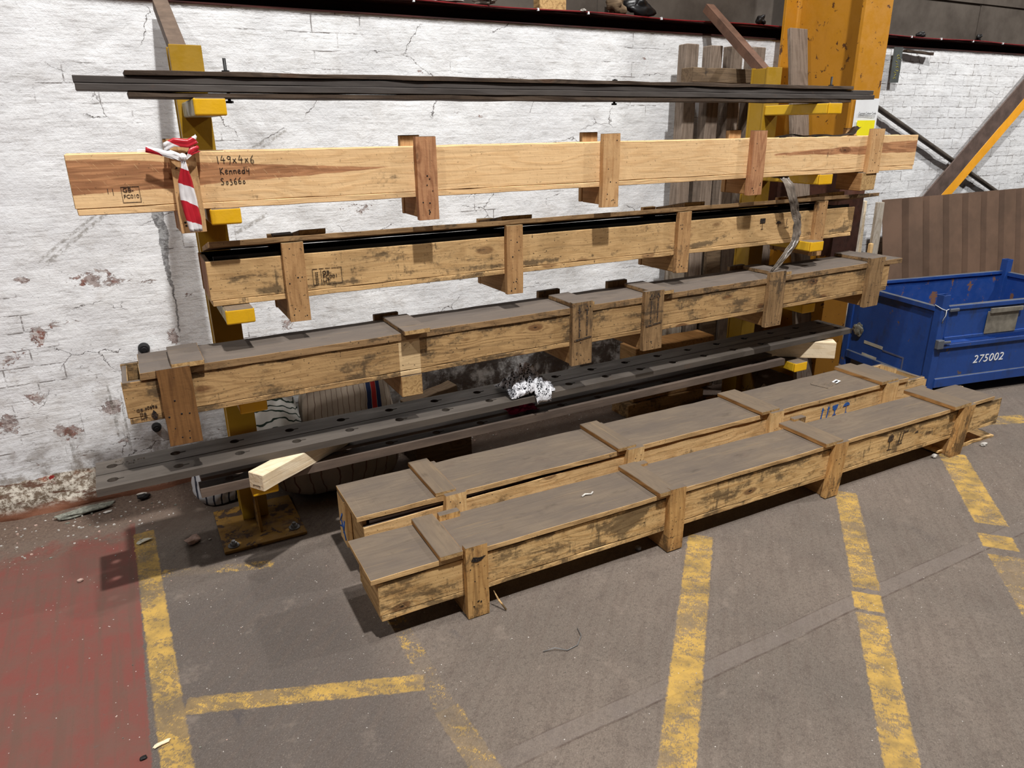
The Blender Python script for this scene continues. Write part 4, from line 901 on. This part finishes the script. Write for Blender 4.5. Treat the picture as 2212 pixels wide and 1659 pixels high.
# square timber packers carrying the upper plates
def packer(label, p, q, w, h, z, mats, seed=3):
    d = Vector((q[0]-p[0], q[1]-p[1], 0)); L = d.length
    mb = MB(*mats); mb.box(0, L, -w, 0, 0, h, mi=topmi(1, 0, 2), jit=.0012, seg=.08, axis=0)
    o = mb.build('square_timber', None, bevel=.003); o.location = (p[0], p[1], z); o.rotation_euler = (0, 0, math.atan2(d.y, d.x)); return tag(o, label, 'timber')
o = packer('pale new square timber sticking out between the plates by the left upright', (0.243, 2.553), (0.66, 2.83), 0.074, 0.068, 0.4275, (W['fresh'], W['fresh'], W['fresh']))
flat = MB(M_INKF); flat.box(-.0008, 0.0, -.055, -.020, .016, .0185); flat.box(-.0008, 0.0, -.055, -.0535, .010, .0185); flat.box(-.0008, 0, -.022, -.020, .010, .0185); flat.build('stamp', o)
packer('pale new timber end sticking out right under the upper plates by the right upright', (3.237, 2.905), (3.565, 2.664), 0.08, 0.098, 0.3905, (W['fresh'], W['fresh'], W['fresh']))

# ------------------------------------------------------------------ rag and crimson cloth
def cloth_heap(name, label, loc, mat, sx, sy, h, n=46, tail=None, seed=1):
    rnd = random.Random(seed); mb = MB(mat); V = []
    for i in range(n+1):
        row = []
        for k in range(n+1):
            u, v = i/n*2-1, k/n*2-1
            e = 1+0.22*noise.noise(Vector((math.atan2(v, u)*1.3, seed, 0)))
            r = min(1, math.hypot(u, v)/1.2)
            x, y = u*sx*e, v*sy*e
            rid = abs(noise.noise(Vector((u*2.3+seed, v*2.9, 1.7))))*1.0+0.5*abs(noise.noise(Vector((u*5+seed, v*6.5, 4.7))))
            z = h*(1-r*r*0.9)*(0.35+rid) + 0.004
            if tail and y < tail[0]:
                over = tail[0]-y
                if tail[1] < x < tail[2]: z = min(z, .012)-over*2.3; y = tail[0]-0.012-0.012*noise.noise(Vector((x*50, over*30, seed)))
                else: y = tail[0]+0.002+0.004*rid; z = max(.004, z*.6)
            row.append(mb.bm.verts.new((x+.004*noise.noise(Vector((u*7, v*7, seed))), y, z)))
        V.append(row)
    for i in range(n):
        for k in range(n):
            f = mb.bm.faces.new([V[i][k], V[i+1][k], V[i+1][k+1], V[i][k+1]]); f.smooth = True
    o = mb.build(name, None, solid=.0012); o.location = loc; return tag(o, label, 'cloth')
cloth_heap('rag', 'crumpled black and white patterned rag draped over the upper steel plates', (1.515, 2.720, 0.5255), M_RAG, .112, .108, .115, tail=(-.087, .0, .085), seed=4)
cloth_heap('rag', 'small crimson cloth lying on the lower plates beneath the patterned rag', (1.50, 2.735, 0.4235), M_PINK, .075, .045, .045, n=30, seed=9)

# ------------------------------------------------------------------ sacks behind the left upright
def sack(label, loc, dims, mat, seed, flatb=True):
    mb = MB(mat); bmesh.ops.create_icosphere(mb.bm, subdivisions=5, radius=1.0)
    for v in mb.bm.verts:
        c = v.co.copy(); s = 1/(abs(c.x)**2.6+abs(c.y)**2.6+abs(c.z)**2.6)**(1/2.6)
        c = c*s; d = 1+0.10*noise.noise(c*1.4+Vector((seed, 0, 0)))+0.045*noise.noise(Vector((c.x*5, c.y*5, c.z*2.2))+Vector((0, seed, 0)))
        c = Vector((c.x*dims[0], c.y*dims[1], c.z*dims[2]))*d
        if c.z < -dims[2]*.92: c.z = -dims[2]*.92
        v.co = c+Vector((0, 0, dims[2]*.92))
    for f in mb.bm.faces: f.smooth = True
    o = mb.build('sack'); o.location = loc; return tag(o, label, 'sack')
b1 = bag_mat('white_sack_dark_green_squiggles', (206, 204, 198), (34, 48, 40), 26, 5.5, .10, axis=2, seed=2.0)
b2 = bag_mat('beige_striped_sack', (172, 158, 142), (92, 70, 60), 34, 1.6, .03, axis=0, seed=5.0, band=[(.10, .125, (26, 40, 74)), (.127, .155, (150, 36, 34)), (.157, .180, (26, 40, 74))])
b3 = bag_mat('grey_sack_brown_lines', (150, 140, 130), (96, 70, 60), 16, 2.4, .04, axis=0, seed=8.0)
b4 = bag_mat('white_sack_blue_edge', (196, 196, 198), (44, 46, 60), 30, 1.4, .10, axis=0, seed=1.0, band=[(-.20, -.15, (60, 96, 190))])
sack('white sack with dark green squiggle print, leaning upright behind the left upright', (0.47, 3.55, 0.0), (.15, .095, .265), b1, 2)
sack('beige pinstriped sack with navy and red band, behind the lowest rack crate', (0.88, 3.545, 0.0), (.25, .105, .275), b2, 6)
sack('grey sack with brown lines sagging on the floor under the lower plates', (0.73, 3.25, 0.0), (.31, .165, .16), b3, 11)
sack('white striped sack with blue and red corner flat on floor left of the upright', (0.195, 3.40, 0.0), (.125, .13, .09), b4, 15)
mb = MB(W['greyx']); mb.box(0, .30, 0, .09, 0, .10, jit=.004, seg=.05); o = mb.build('timber_block', None, bevel=.003); o.location = (1.14, 3.27, 0.245); o.rotation_euler = (0, -.15, .12); tag(o, 'rough brown timber block lying on the sacks near the wall', 'timber')
mb = MB(W['greyx']); mb.box(0, .32, 0, .2, 0, .235, jit=.004, seg=.08); o = mb.build('timber_block', None, bevel=.003); o.location = (1.14, 3.22, 0.0); tag(o, 'thick dark timber block on the floor beside the sacks', 'timber')

# ------------------------------------------------------------------ upright timbers by the wall at right
gT = 'upright timbers leaning by the wall'
for i, (x0, x1, zt, lab) in enumerate(((3.03, 3.125, 2.128, 'leftmost of the four tall grey square timbers standing against the wall'), (3.215, 3.31, 2.126, 'second from left of the four tall grey timbers standing against the wall'),
                          (3.385, 3.48, 2.128, 'third from left of the four tall grey timbers standing against the wall'), (3.56, 3.665, 2.13, 'rightmost of the four tall grey timbers, behind the tie bar'))):
    mb = MB(W['greyz'], W['greyz']); mb.box(0, x1-x0, 0, 0.075, 0, zt, jit=.0016, seg=.12); o = mb.build('square_timber', None, bevel=.004); o.location = (x0, 3.50, 0); o.rotation_euler = (random.uniform(-.004, .0), 0, 0); tag(o, lab, 'timber')
mb = MB(W['greyx'], W['tb'], W['end']); mb.box(0, .56, 0, .10, 0, .078, jit=.0016, seg=.1); o = mb.build('square_timber', None, bevel=.003); o.location = (2.965, 3.36, 1.913); tag(o, 'dark horizontal timber fixed across the four tall grey timbers', 'timber')
mb = MB(W['greyx']); mb.box(0, .56, 0, .04, 0, .08, jit=.0016, seg=.1); o = mb.build('square_timber', None, bevel=.003); o.location = (2.97, 3.455, 0.6); tag(o, 'low horizontal timber crossing the tall grey timbers in shade', 'timber')
# plank leaning into the column
mb = MB(W['greyz']); mb.box(0, .150, 0, .028, 0, 2.275, jit=.0015, seg=.1); o = mb.build('plank', None, bevel=.003); o.location = (3.712, 2.985, 0.0); o.rotation_euler = (-0.188, 0.018, 0); tag(o, 'weathered grey plank leaning into the yellow column', 'plank')
# dark boards in the shade between the upright and the crates
spec = [(2.93, .13, 1.10, 'palez'), (3.10, .10, 1.02, 'greyz'), (3.245, .12, 1.16, 'greyx'), (3.40, .10, 1.05, 'greyz'), (3.53, .13, 1.2, 'palez'), (3.70, .10, .98, 'greyz')]
where = ('pale board at the left end of the shaded boards behind the lowest crate', 'grey board second from left among shaded boards behind lowest crate', 'brown board third from left among shaded boards behind lowest crate',
         'grey board fourth from left among the shaded boards by the right upright', 'pale board just right of right upright among shaded boards', 'grey board nearest the column among the shaded boards')
for (x, wd, h, k), lab in zip(spec, where):
    mb = MB(W[k]); mb.box(0, wd, 0, .03, 0, h, jit=.002, seg=.15); o = mb.build('board', None, bevel=.002); o.location = (x, 3.405, 0); o.rotation_euler = (-.03, random.uniform(-.02, .02), 0); tag(o, lab, 'board')
mb = MB(W['y'], W['yedge']); mb.box(0, .62, 0, .155, 0, .34, mi=lambda f, e: 1 if f.normal.z > .8 else 0, jit=.003, seg=.1); o = mb.build('wooden_box', None, bevel=.003); o.location = (2.55, 3.225, 0.091); tag(o, 'brown wooden box in deep shade behind the upper steel plates', 'box')
mb = MB(W['k3']); mb.box(0, .60, 0, .17, 0, .088, jit=.002, seg=.1); o = mb.build('timber_block', None, bevel=.003); o.location = (2.5, 3.205, 0.0); tag(o, 'low timber bearer on the floor under the brown wooden box', 'timber')
mb = MB(W['greyx'], W['palez']); mb.box(0, .34, 0, .13, 0, .13, jit=.004, seg=.05); o = mb.build('timber_block', None, bevel=.004); o.location = (3.12, 2.765, 0.085); o.rotation_euler = (.2, .50, -.35); tag(o, 'tilted grey timber block below the lowest right arm, in dappled light', 'timber')
# pale boards between column and corrugated sheet
pz_ = [(4.665, 3.43, .065, 1.155, .03, 'palez', 'pale grey board leaning just right of the column'), (4.745, 3.46, .085, 1.15, -.02, 'fresh', 'yellowish board between the column and the corrugated sheet, behind others'),
       (4.84, 3.40, .08, 1.14, .02, 'palez', 'wide pale board right beside the corrugated sheet edge'), (4.735, 3.34, .035, .86, .03, 'k4z', 'short thin pale batten in front of the boards by the column')]
for x, y, wd, h, r, k, lab in pz_:
    mb = MB(W[k]); mb.box(0, wd, 0, .022, 0, h, jit=.002, seg=.15); o = mb.build('board', None, bevel=.002); o.location = (x, y, 0); o.rotation_euler = (-.02, r*.6, 0); tag(o, lab, 'board')

# ------------------------------------------------------------------ corrugated sheet
def corrugated():
    mb = MB(M_CORR); per = .255; x0 = 0.0; prof = [(0, 0), (.170, 0), (.182, .040), (.236, .040), (.255, 0)]
    pts = [(0.0, .0)]
    for k in range(11):
        for (a, b) in prof[1:]: pts.append((k*per+a, b))
    pts = [(-.055, .0)] + pts
    H = 1.165; nz = 10; V = []
    for (a, b) in pts: V.append([mb.bm.verts.new((a+.002*noise.noise(Vector((a, j, 0))), b+.003*noise.noise(Vector((a*2, j*.4, 1))), H*j/nz)) for j in range(nz+1)])
    for i in range(len(V)-1):
        for j in range(nz): mb.bm.faces.new([V[i][j], V[i+1][j], V[i+1][j+1], V[i][j+1]])
    o = mb.build('corrugated_sheet', None, solid=.003); o.location = (5.045, 3.272, 0.003); o.rotation_euler = (-math.atan(.19), 0, 0)
    tag(o, 'brown corrugated steel sheet leaning on the wall behind the blue bin', 'metal sheet')
corrugated()

# ------------------------------------------------------------------ diagonal brace and pipe on the right wall
br = thing('diagonal_brace', 'diagonal orange yellow angle brace across the right wall', 'brace', (5.87, 3.585, 1.138))
ang = math.atan2(1.864-1.138, 6.75-5.87)
M = Matrix.Rotation(-ang, 4, 'Y')
mb = MB(M_BROWNB); mb.box(-.65, 1.55, 0, .010, -.0, .150, mat=M, seg=.15, jit=.001); mb.build('angle_leg', br, bevel=.0015)['label'] = 'grey brown face of the brace'
mb = MB(Y_BRACE); mb.box(-.65, 1.55, 0.0, .012, -.088, -.0, mat=M, seg=.15, jit=.001); mb.build('angle_leg', br, bevel=.0015)['label'] = 'orange yellow face of the brace'
pp = MB(M_PIPE); pp.tube([(4.15, 3.635, 2.10), (4.998, 3.635, 1.781), (6.64, 3.635, 1.145), (7.9, 3.635, .65)], .0195, 14); o = pp.build('pipe'); tag(o, 'grey pipe sloping down the right wall behind the yellow brace', 'pipe')
tg = thing('hanging_strip', 'grey strip with yellow crayon marks hanging from the beam right of the column', 'strip', (5.075, 3.643, 1.96))
mb = MB(M_TAG); mb.box(0, .098, -.003, .0, 0, .236, mat=Matrix.Rotation(-.02, 4, 'Y'), jit=.001, seg=.04, axis=2); mb.build('strip', tg)
mb = MB(M_YCH); rr = random.Random(3)
for k in range(9):
    z = .03+.018*k; a = rr.uniform(.02, .05); b = a+rr.uniform(.02, .04); mb.tube([(a, -.004, z+rr.uniform(-.008, .008)), ((a+b)/2, -.004, z+rr.uniform(-.01, .014)), (b, -.004, z)], .0015, 5)
mb.build('crayon_marks', tg)

# ------------------------------------------------------------------ blue steel bin
def bin_():
    t = thing('steel_bin', 'blue steel stillage bin numbered 275002 standing before the corrugated sheet', 'bin', (4.355, 2.525, 0), (0, 0, math.radians(-11.5)))
    Wd, D = 1.42, .78
    mb = MB(M_BLUE, M_BLUED)
    # side, rear and right panels
    mb.box(.012, .016, .03, D-.03, .085, .595); mb.build('side_panel', t)
    mb = MB(M_BLUED); mb.box(.03, Wd-.03, D-.02, D-.016, .09, .595); mb.build('rear_panel', t)
    mb = MB(M_BLUED); mb.box(Wd-.016, Wd-.012, .03, D-.03, .085, .595); mb.build('side_panel', t)
    mb = MB(M_BLUE, M_BLUE); mb.box(.03, Wd-.03, .010, .014, .085, .35); mb.box(.03, Wd-.03, -.004, .016, .335, .362); o = mb.build('front_panel', t, bevel=.002)
    mb = MB(M_BLUE); mb.box(.062, Wd-.04, .002, .008, .395, .600); mb.box(.062, Wd-.04, -.006, .010, .393, .412); mb.build('front_flap', t, bevel=.002)
    mb = MB(M_BLUED); mb.box(.02, Wd-.02, .02, D-.02, .085, .091); mb.build('bin_floor', t)
    for x, y, zt in ((0, 0, .682), (0, D-.052, .68), (Wd-.052, D-.052, .70), (Wd-.052, 0, .68)):
        mb = MB(M_BLUE); w = .052; k = .004
        for a, b, c_, d in ((0, w, 0, k), (0, w, w-k, w), (0, k, k, w-k), (w-k, w, k, w-k)): mb.box(x+a, x+b, y+c_, y+d, .0, zt)
        mb.build('corner_post', t, bevel=.001)
    for n_, (x0, x1, y0, y1, z0, z1) in (('top_rail', (.052, Wd-.052, -.006, .028, .585, .612)), ('top_rail', (.052, Wd-.052, D-.03, D+.002, .59, .612)), ('top_rail', (-.004, .028, .052, D-.052, .575, .605)), ('top_rail', (Wd-.028, Wd+.004, .052, D-.052, .575, .605)),):
        mb = MB(M_BLUE, M_RIM); mb.box(x0, x1, y0, y1, z0, z1, mi=topmi(1, 0), jit=.0008, seg=.1); mb.build(n_, t, bevel=.0015)
    mb = MB(M_BLUE, M_RIM); mb.box(.052, Wd-.052, -.008, .03, .075, .135, mi=topmi(1, 0), seg=.1, jit=.0008); mb.build('bottom_rail', t, bevel=.002)
    mb = MB(M_BLUE, M_RIM); mb.box(-.006, .02, .052, D-.052, .075, .13, mi=topmi(1, 0)); mb.build('bottom_rail', t, bevel=.002)
    mb = MB(M_RIM); mb.box(-.004, .042, -.030, -.001, .345, .402, jit=.001); mb.box(.04, .11, -.016, -.006, .372, .388, jit=.001); mb.build('latch', t, bevel=.003)
    mb = MB(M_RIM); mb.box(.055, .125, -.018, -.006, .578, .598, jit=.001); mb.build('catch', t, bevel=.003)
    mb = MB(M_LABELP); mb.box(.374, .628, -.010, -.004, .408, .555, jit=.001); mb.box(.385, .645, -.022, -.009, .545, .575, jit=.002); mb.build('label_pocket', t, bevel=.002)
    text_mesh('275002', .075, M_WINK, 'stencilled_number', t, (.352, .0085, .208), UP, .0008, shear=.14, sx=1.06, space=1.08)['label'] = 'white stencilled number 275002'
    mb = MB(M_TAPE); mb.box(.0105, .0118, .415, .588, .214, .236, mat=None); mb.box(.0105, .0118, .455, .592, .122, .145); mb.build('tape_strip', t)
    mb = MB(M_CLEAR); mb.box(.0100, .0115, .225, .412, .205, .216); mb.box(.0100, .0115, .225, .236, .10, .205); mb.build('clear_pocket', t)
    mb = MB(M_STRING); mb.tube([(-.004, .05, .615), (-.003, -.003, .600), (.03, -.006, .588), (.055, -.004, .595), (.056, .02, .60)], .0022, 6); mb.tube([(.03, -.008, .59), (.018, -.02, .56), (.012, -.012, .53), (.016, -.01, .51)], .0020, 6); mb.build('string', t)
    mb = MB(M_GSTONE, M_STONE); bmesh.ops.create_icosphere(mb.bm, subdivisions=3, radius=.045)
    for v in mb.bm.verts: v.co = v.co*(1+.5*noise.noise(v.co*40)); v.co.x *= .25
    mb.build('dried_splat', t).location = (.004, .655, .30)
    return t
bin_()

# ------------------------------------------------------------------ things on the beam, wall and floor
def chunk(name, label, cat, loc, dims, mat, seed, rot=(0, 0, 0), lump=.35, parent=None, sub=2):
    mb = MB(mat); bmesh.ops.create_icosphere(mb.bm, subdivisions=sub, radius=1)
    for v in mb.bm.verts:
        c = v.co; s = 1/(abs(c.x)**4+abs(c.y)**4+abs(c.z)**4)**.25; c = c*s*(1+lump*noise.noise(c*1.3+Vector((seed, seed*.3, 0))))
        v.co = Vector((c.x*dims[0]/2, c.y*dims[1]/2, (c.z*.98+1)*dims[2]/2))
    for f in mb.bm.faces: f.smooth = sub > 2
    zmin = min(v.co.z for v in mb.bm.verts)
    for v in mb.bm.verts: v.co.z -= zmin
    o = mb.build(name, parent); o.location = loc; o.rotation_euler = rot; return tag(o, label, cat)
mb = MB(W['end']); mb.box(0, .165, 0, .07, 0, .075, jit=.003); o = mb.build('timber_offcut', None, bevel=.003); o.location = (2.145, 3.67, 2.2755); tag(o, 'small pale timber offcut sitting on the beam above the wall', 'timber')
bd = [((1.60, 3.60), (.14, .06, .03), M_STONE, 'white rubble lump on the beam, left of the pale offcut'), ((2.38, 3.58), (.06, .03, .012), M_STONE, 'tiny white flake on beam just right of the pale offcut'), ((2.62, 3.62), (.10, .05, .09), W['greyx'], 'brown wooden chunk on the beam left of the black crumpled plastic'),
      ((2.80, 3.62), (.16, .06, .075), M_BFILM, 'black crumpled plastic on the beam right of the brown chunk'), ((3.72, 3.60), (.12, .05, .05), M_BLACK, 'dark debris lump on the beam near the yellow column'),
      ((1.80, 3.60), (.12, .06, .03), M_FILM, 'grey plastic scrap on the beam at the top middle'), ((5.32, 3.60), (.07, .04, .03), M_BLACK, 'dark angular scrap on the beam right of the column'), ((6.03, 3.60), (.05, .03, .045), M_BLACK, 'dark upright shard on the beam at the far right')]
for i, (xy, dm, mt_, lab) in enumerate(bd): chunk('rubble_lump', lab, 'debris', (xy[0]*1.016, xy[1]+.085, 2.2745), dm, mt_, i*3.1+1, (0, 0, i), lump=.8, sub=3)
mb = MB(W['tb']); mb.box(0, .32, 0, .03, 0, .016, jit=.003, seg=.06); o = mb.build('wood_strip', None); o.location = (5.2, 3.632, 2.17); o.rotation_euler = (0, .04, 0); tag(o, 'thin dark wooden strip tucked under the beam right of the hanging strip', 'wood strip')
for (x, z, r, lab) in ((-.023, .718, .026, 'round black plug sticking out of the white wall above the lowest crate'), (-.035, .315, .022, 'round black plug in the wall just under the lowest rack crate')):
    mb = MB(M_RUBBER); mb.tube([(0, .0, 0), (0, -.02, 0), (0, -.045, .002)], r, 16, taper=[1, 1.0, .8]); mb.tube([(0, -.045, 0), (0, -.05, .0)], r*.5, 10); o = mb.build('wall_plug', None, bevel=.002); o.location = (x, 3.685, z); tag(o, lab, 'plug')
chunk('brick_fragment', 'small pinkish brick fragment on the floor left of the rack base plate', 'brick piece', (0.026, 3.018, 0), (.062, .040, .028), M_BRICK, 3, (0, 0, .5), .35)
chunk('mortar_lump', 'grey green lump of mortar on floor at the foot of the wall', 'rubble', (-0.40, 3.545, 0), (.20, .055, .022), M_GSTONE, 5, (0, 0, .25), .6, sub=4)
chunk('paint_flake', 'white flake on the red floor beside the mortar lump', 'flake', (-.303, 3.50, 0), (.035, .016, .006), M_STONE, 6, (0, 0, .3), .5)
chunk('paint_flake', 'white flake on dirty floor under the left end of upper plates', 'flake', (-.155, 3.615, 0), (.045, .016, .008), M_STONE, 8, (0, 0, 0), .5)
chunk('black_shard', 'small black shard on the dirt below the left end of upper plates', 'shard', (-.145, 3.55, 0), (.05, .03, .022), M_BLACK, 9, (0, 0, .2), .9)
chunk('plastic_scrap', 'clear crumpled plastic scrap on the worn yellow line near the wall', 'plastic scrap', (-.165, 3.13, 0), (.05, .03, .010), M_TAPE, 10, (0, 0, .3), .8)
chunk('wood_chip', 'pale wood chip on the edge of the red floor in the foreground', 'wood chip', (-.165, 1.895, 0), (.045, .014, .008), W['fresh'], 12, (0, 0, .2), .6)
chunk('dirt_clod', 'dark dirt clod on the red floor in the foreground', 'dirt', (-.213, 1.865, 0), (.018, .015, .008), M_BLACK, 13)
chunk('steel_nut', 'round grey nut on floor beneath the front crate', 'nut', (1.672, 2.032, 0), (.022, .022, .02), M_BOLT, 14, lump=.1)
chunk('stone', 'small white stone on the floor under far end of front crate', 'stone', (3.59, 1.97, 0), (.03, .022, .02), M_STONE, 15)
chunk('stone', 'white pebble beside the broken board at far end of front crate', 'stone', (3.97, 1.93, 0), (.04, .025, .018), M_STONE, 16)
chunk('pebble', 'brown pebble on the red floor near its upper right', 'stone', (-.40, 2.93, 0), (.02, .015, .012), M_BRICK, 17)
mb = MB(M_BOLT); mb.tube([(.0, .0, .003), (.04, -.012, .012), (.075, -.035, .004), (.12, -.03, .004), (.155, .0, .01), (.168, .045, .004)], .0016, 5); o = mb.build('metal_shaving'); o.location = (1.005, 1.69, 0); tag(o, 'curled metal shaving lying on the bare floor in the foreground', 'shaving')
mb = MB(W['k5']); mb.tube([(0, 0, .075), (.012, -.012, .04), (.03, -.04, .006)], .004, 5, taper=[.4, 1, .9]); o = mb.build('wood_splinter'); o.location = (.968, 1.985, 0); tag(o, 'thin splinter leaning on the first batten of the front crate', 'splinter')
mb = MB(M_PAPER, M_MARK); mb.box(0, .045, 0, .030, 0, .0012); mb.box(.006, .036, .008, .020, .0012, .0016, mi=1); o = mb.build('paper_label'); o.location = (3.375, 2.46, .3055); o.rotation_euler = (0, -.15, .15); tag(o, 'small curled white printed label lying on rear floor crate lid', 'label')
mb = MB(W['dust'], W['dust']); mb.box(0, .15, 0, .10, 0, .002, jit=.006, seg=.02); o = mb.build('cardboard_scrap'); o.location = (3.27, 2.435, .3032); o.rotation_euler = (0, 0, .25); tag(o, 'dusty torn cardboard scrap under the white label on the rear crate', 'cardboard')
mb = MB(M_STONE); mb.tube([(0, 0, .003), (.02, .006, .006), (.045, 0, .003), (.06, .01, .004)], .004, 5); o = mb.build('wood_curl'); o.location = (1.44, 2.12, .271); tag(o, 'white curl lying on the lid of the front crate', 'shaving')

# loose rubble and flecks that nobody could count
rr = random.Random(77); mb = MB(M_STONE, M_BRICK, M_GSTONE)
def fleck(x, y, s, mi, z=0):
    if (y > 3.05 and .05 < x < 1.5) or (2.83 < y < 3.25 and (.12 < x < .49 or 3.1 < x < 3.5)) or (1.9 < y < 2.7 and .5 < x < 4.2) or y > 3.57 or (y > 2.7 and x > 2.4): return
    n = rr.choice((4, 5, 6)); a0 = rr.random()*6
    mb.prism([(x+s*rr.uniform(.5, 1)*math.cos(a0+k*6.283/n), y+s*.7*rr.uniform(.5, 1)*math.sin(a0+k*6.283/n)) for k in range(n)], z, z+s*rr.uniform(.3, .8), 'xy', mi)
for _ in range(520):
    x = rr.uniform(-.75, 1.5) if rr.random() < .75 else rr.uniform(1.5, 5); y = 3.60-abs(rr.gauss(0, .22)); fleck(x, max(2.6, y), rr.uniform(.002, .009), rr.choice((0, 0, 0, 1, 2)))
for _ in range(420): fleck(rr.uniform(-1.3, 4.6), rr.uniform(.7, 3.2), rr.uniform(.0015, .0042), rr.choice((0, 0, 0, 1, 2)))
o = mb.build('rubble_flecks'); tag(o, 'white and brown rubble flecks scattered over the floor and along the wall foot', 'rubble', kind='stuff')

GROUPS = {'long_crate': 'long pine crates on the rack and on the floor', 'rack_upright': 'pair of yellow rack uprights', 'drilled_steel_plate': 'drilled steel plates on the lower arms', 'board': 'loose boards standing behind the rack and column',
          'sack': 'sacks dumped behind the left upright', 'steel_bar': 'bars and planks clamped together on the top arms', 'square_timber': 'square timbers at the rack', 'timber_block': 'timber blocks on the floor behind the rack',
          'rubble_lump': 'lumps lying on the beam', 'plank': 'planks at the rack', 'threaded_rod': 'threaded rods through the plank bundle', 'stone': 'stones on the floor', 'paint_flake': 'paint flakes by the wall foot', 'wall_plug': 'round plugs in the wall', 'rag': 'cloths on the steel plates', 'plastic_strip': 'plastic strips on the upper crates'}
for o in bpy.data.objects:
    b = o.name.split('.')[0]
    if o.parent is None and b in GROUPS and 'label' in o: o['group'] = GROUPS[b]
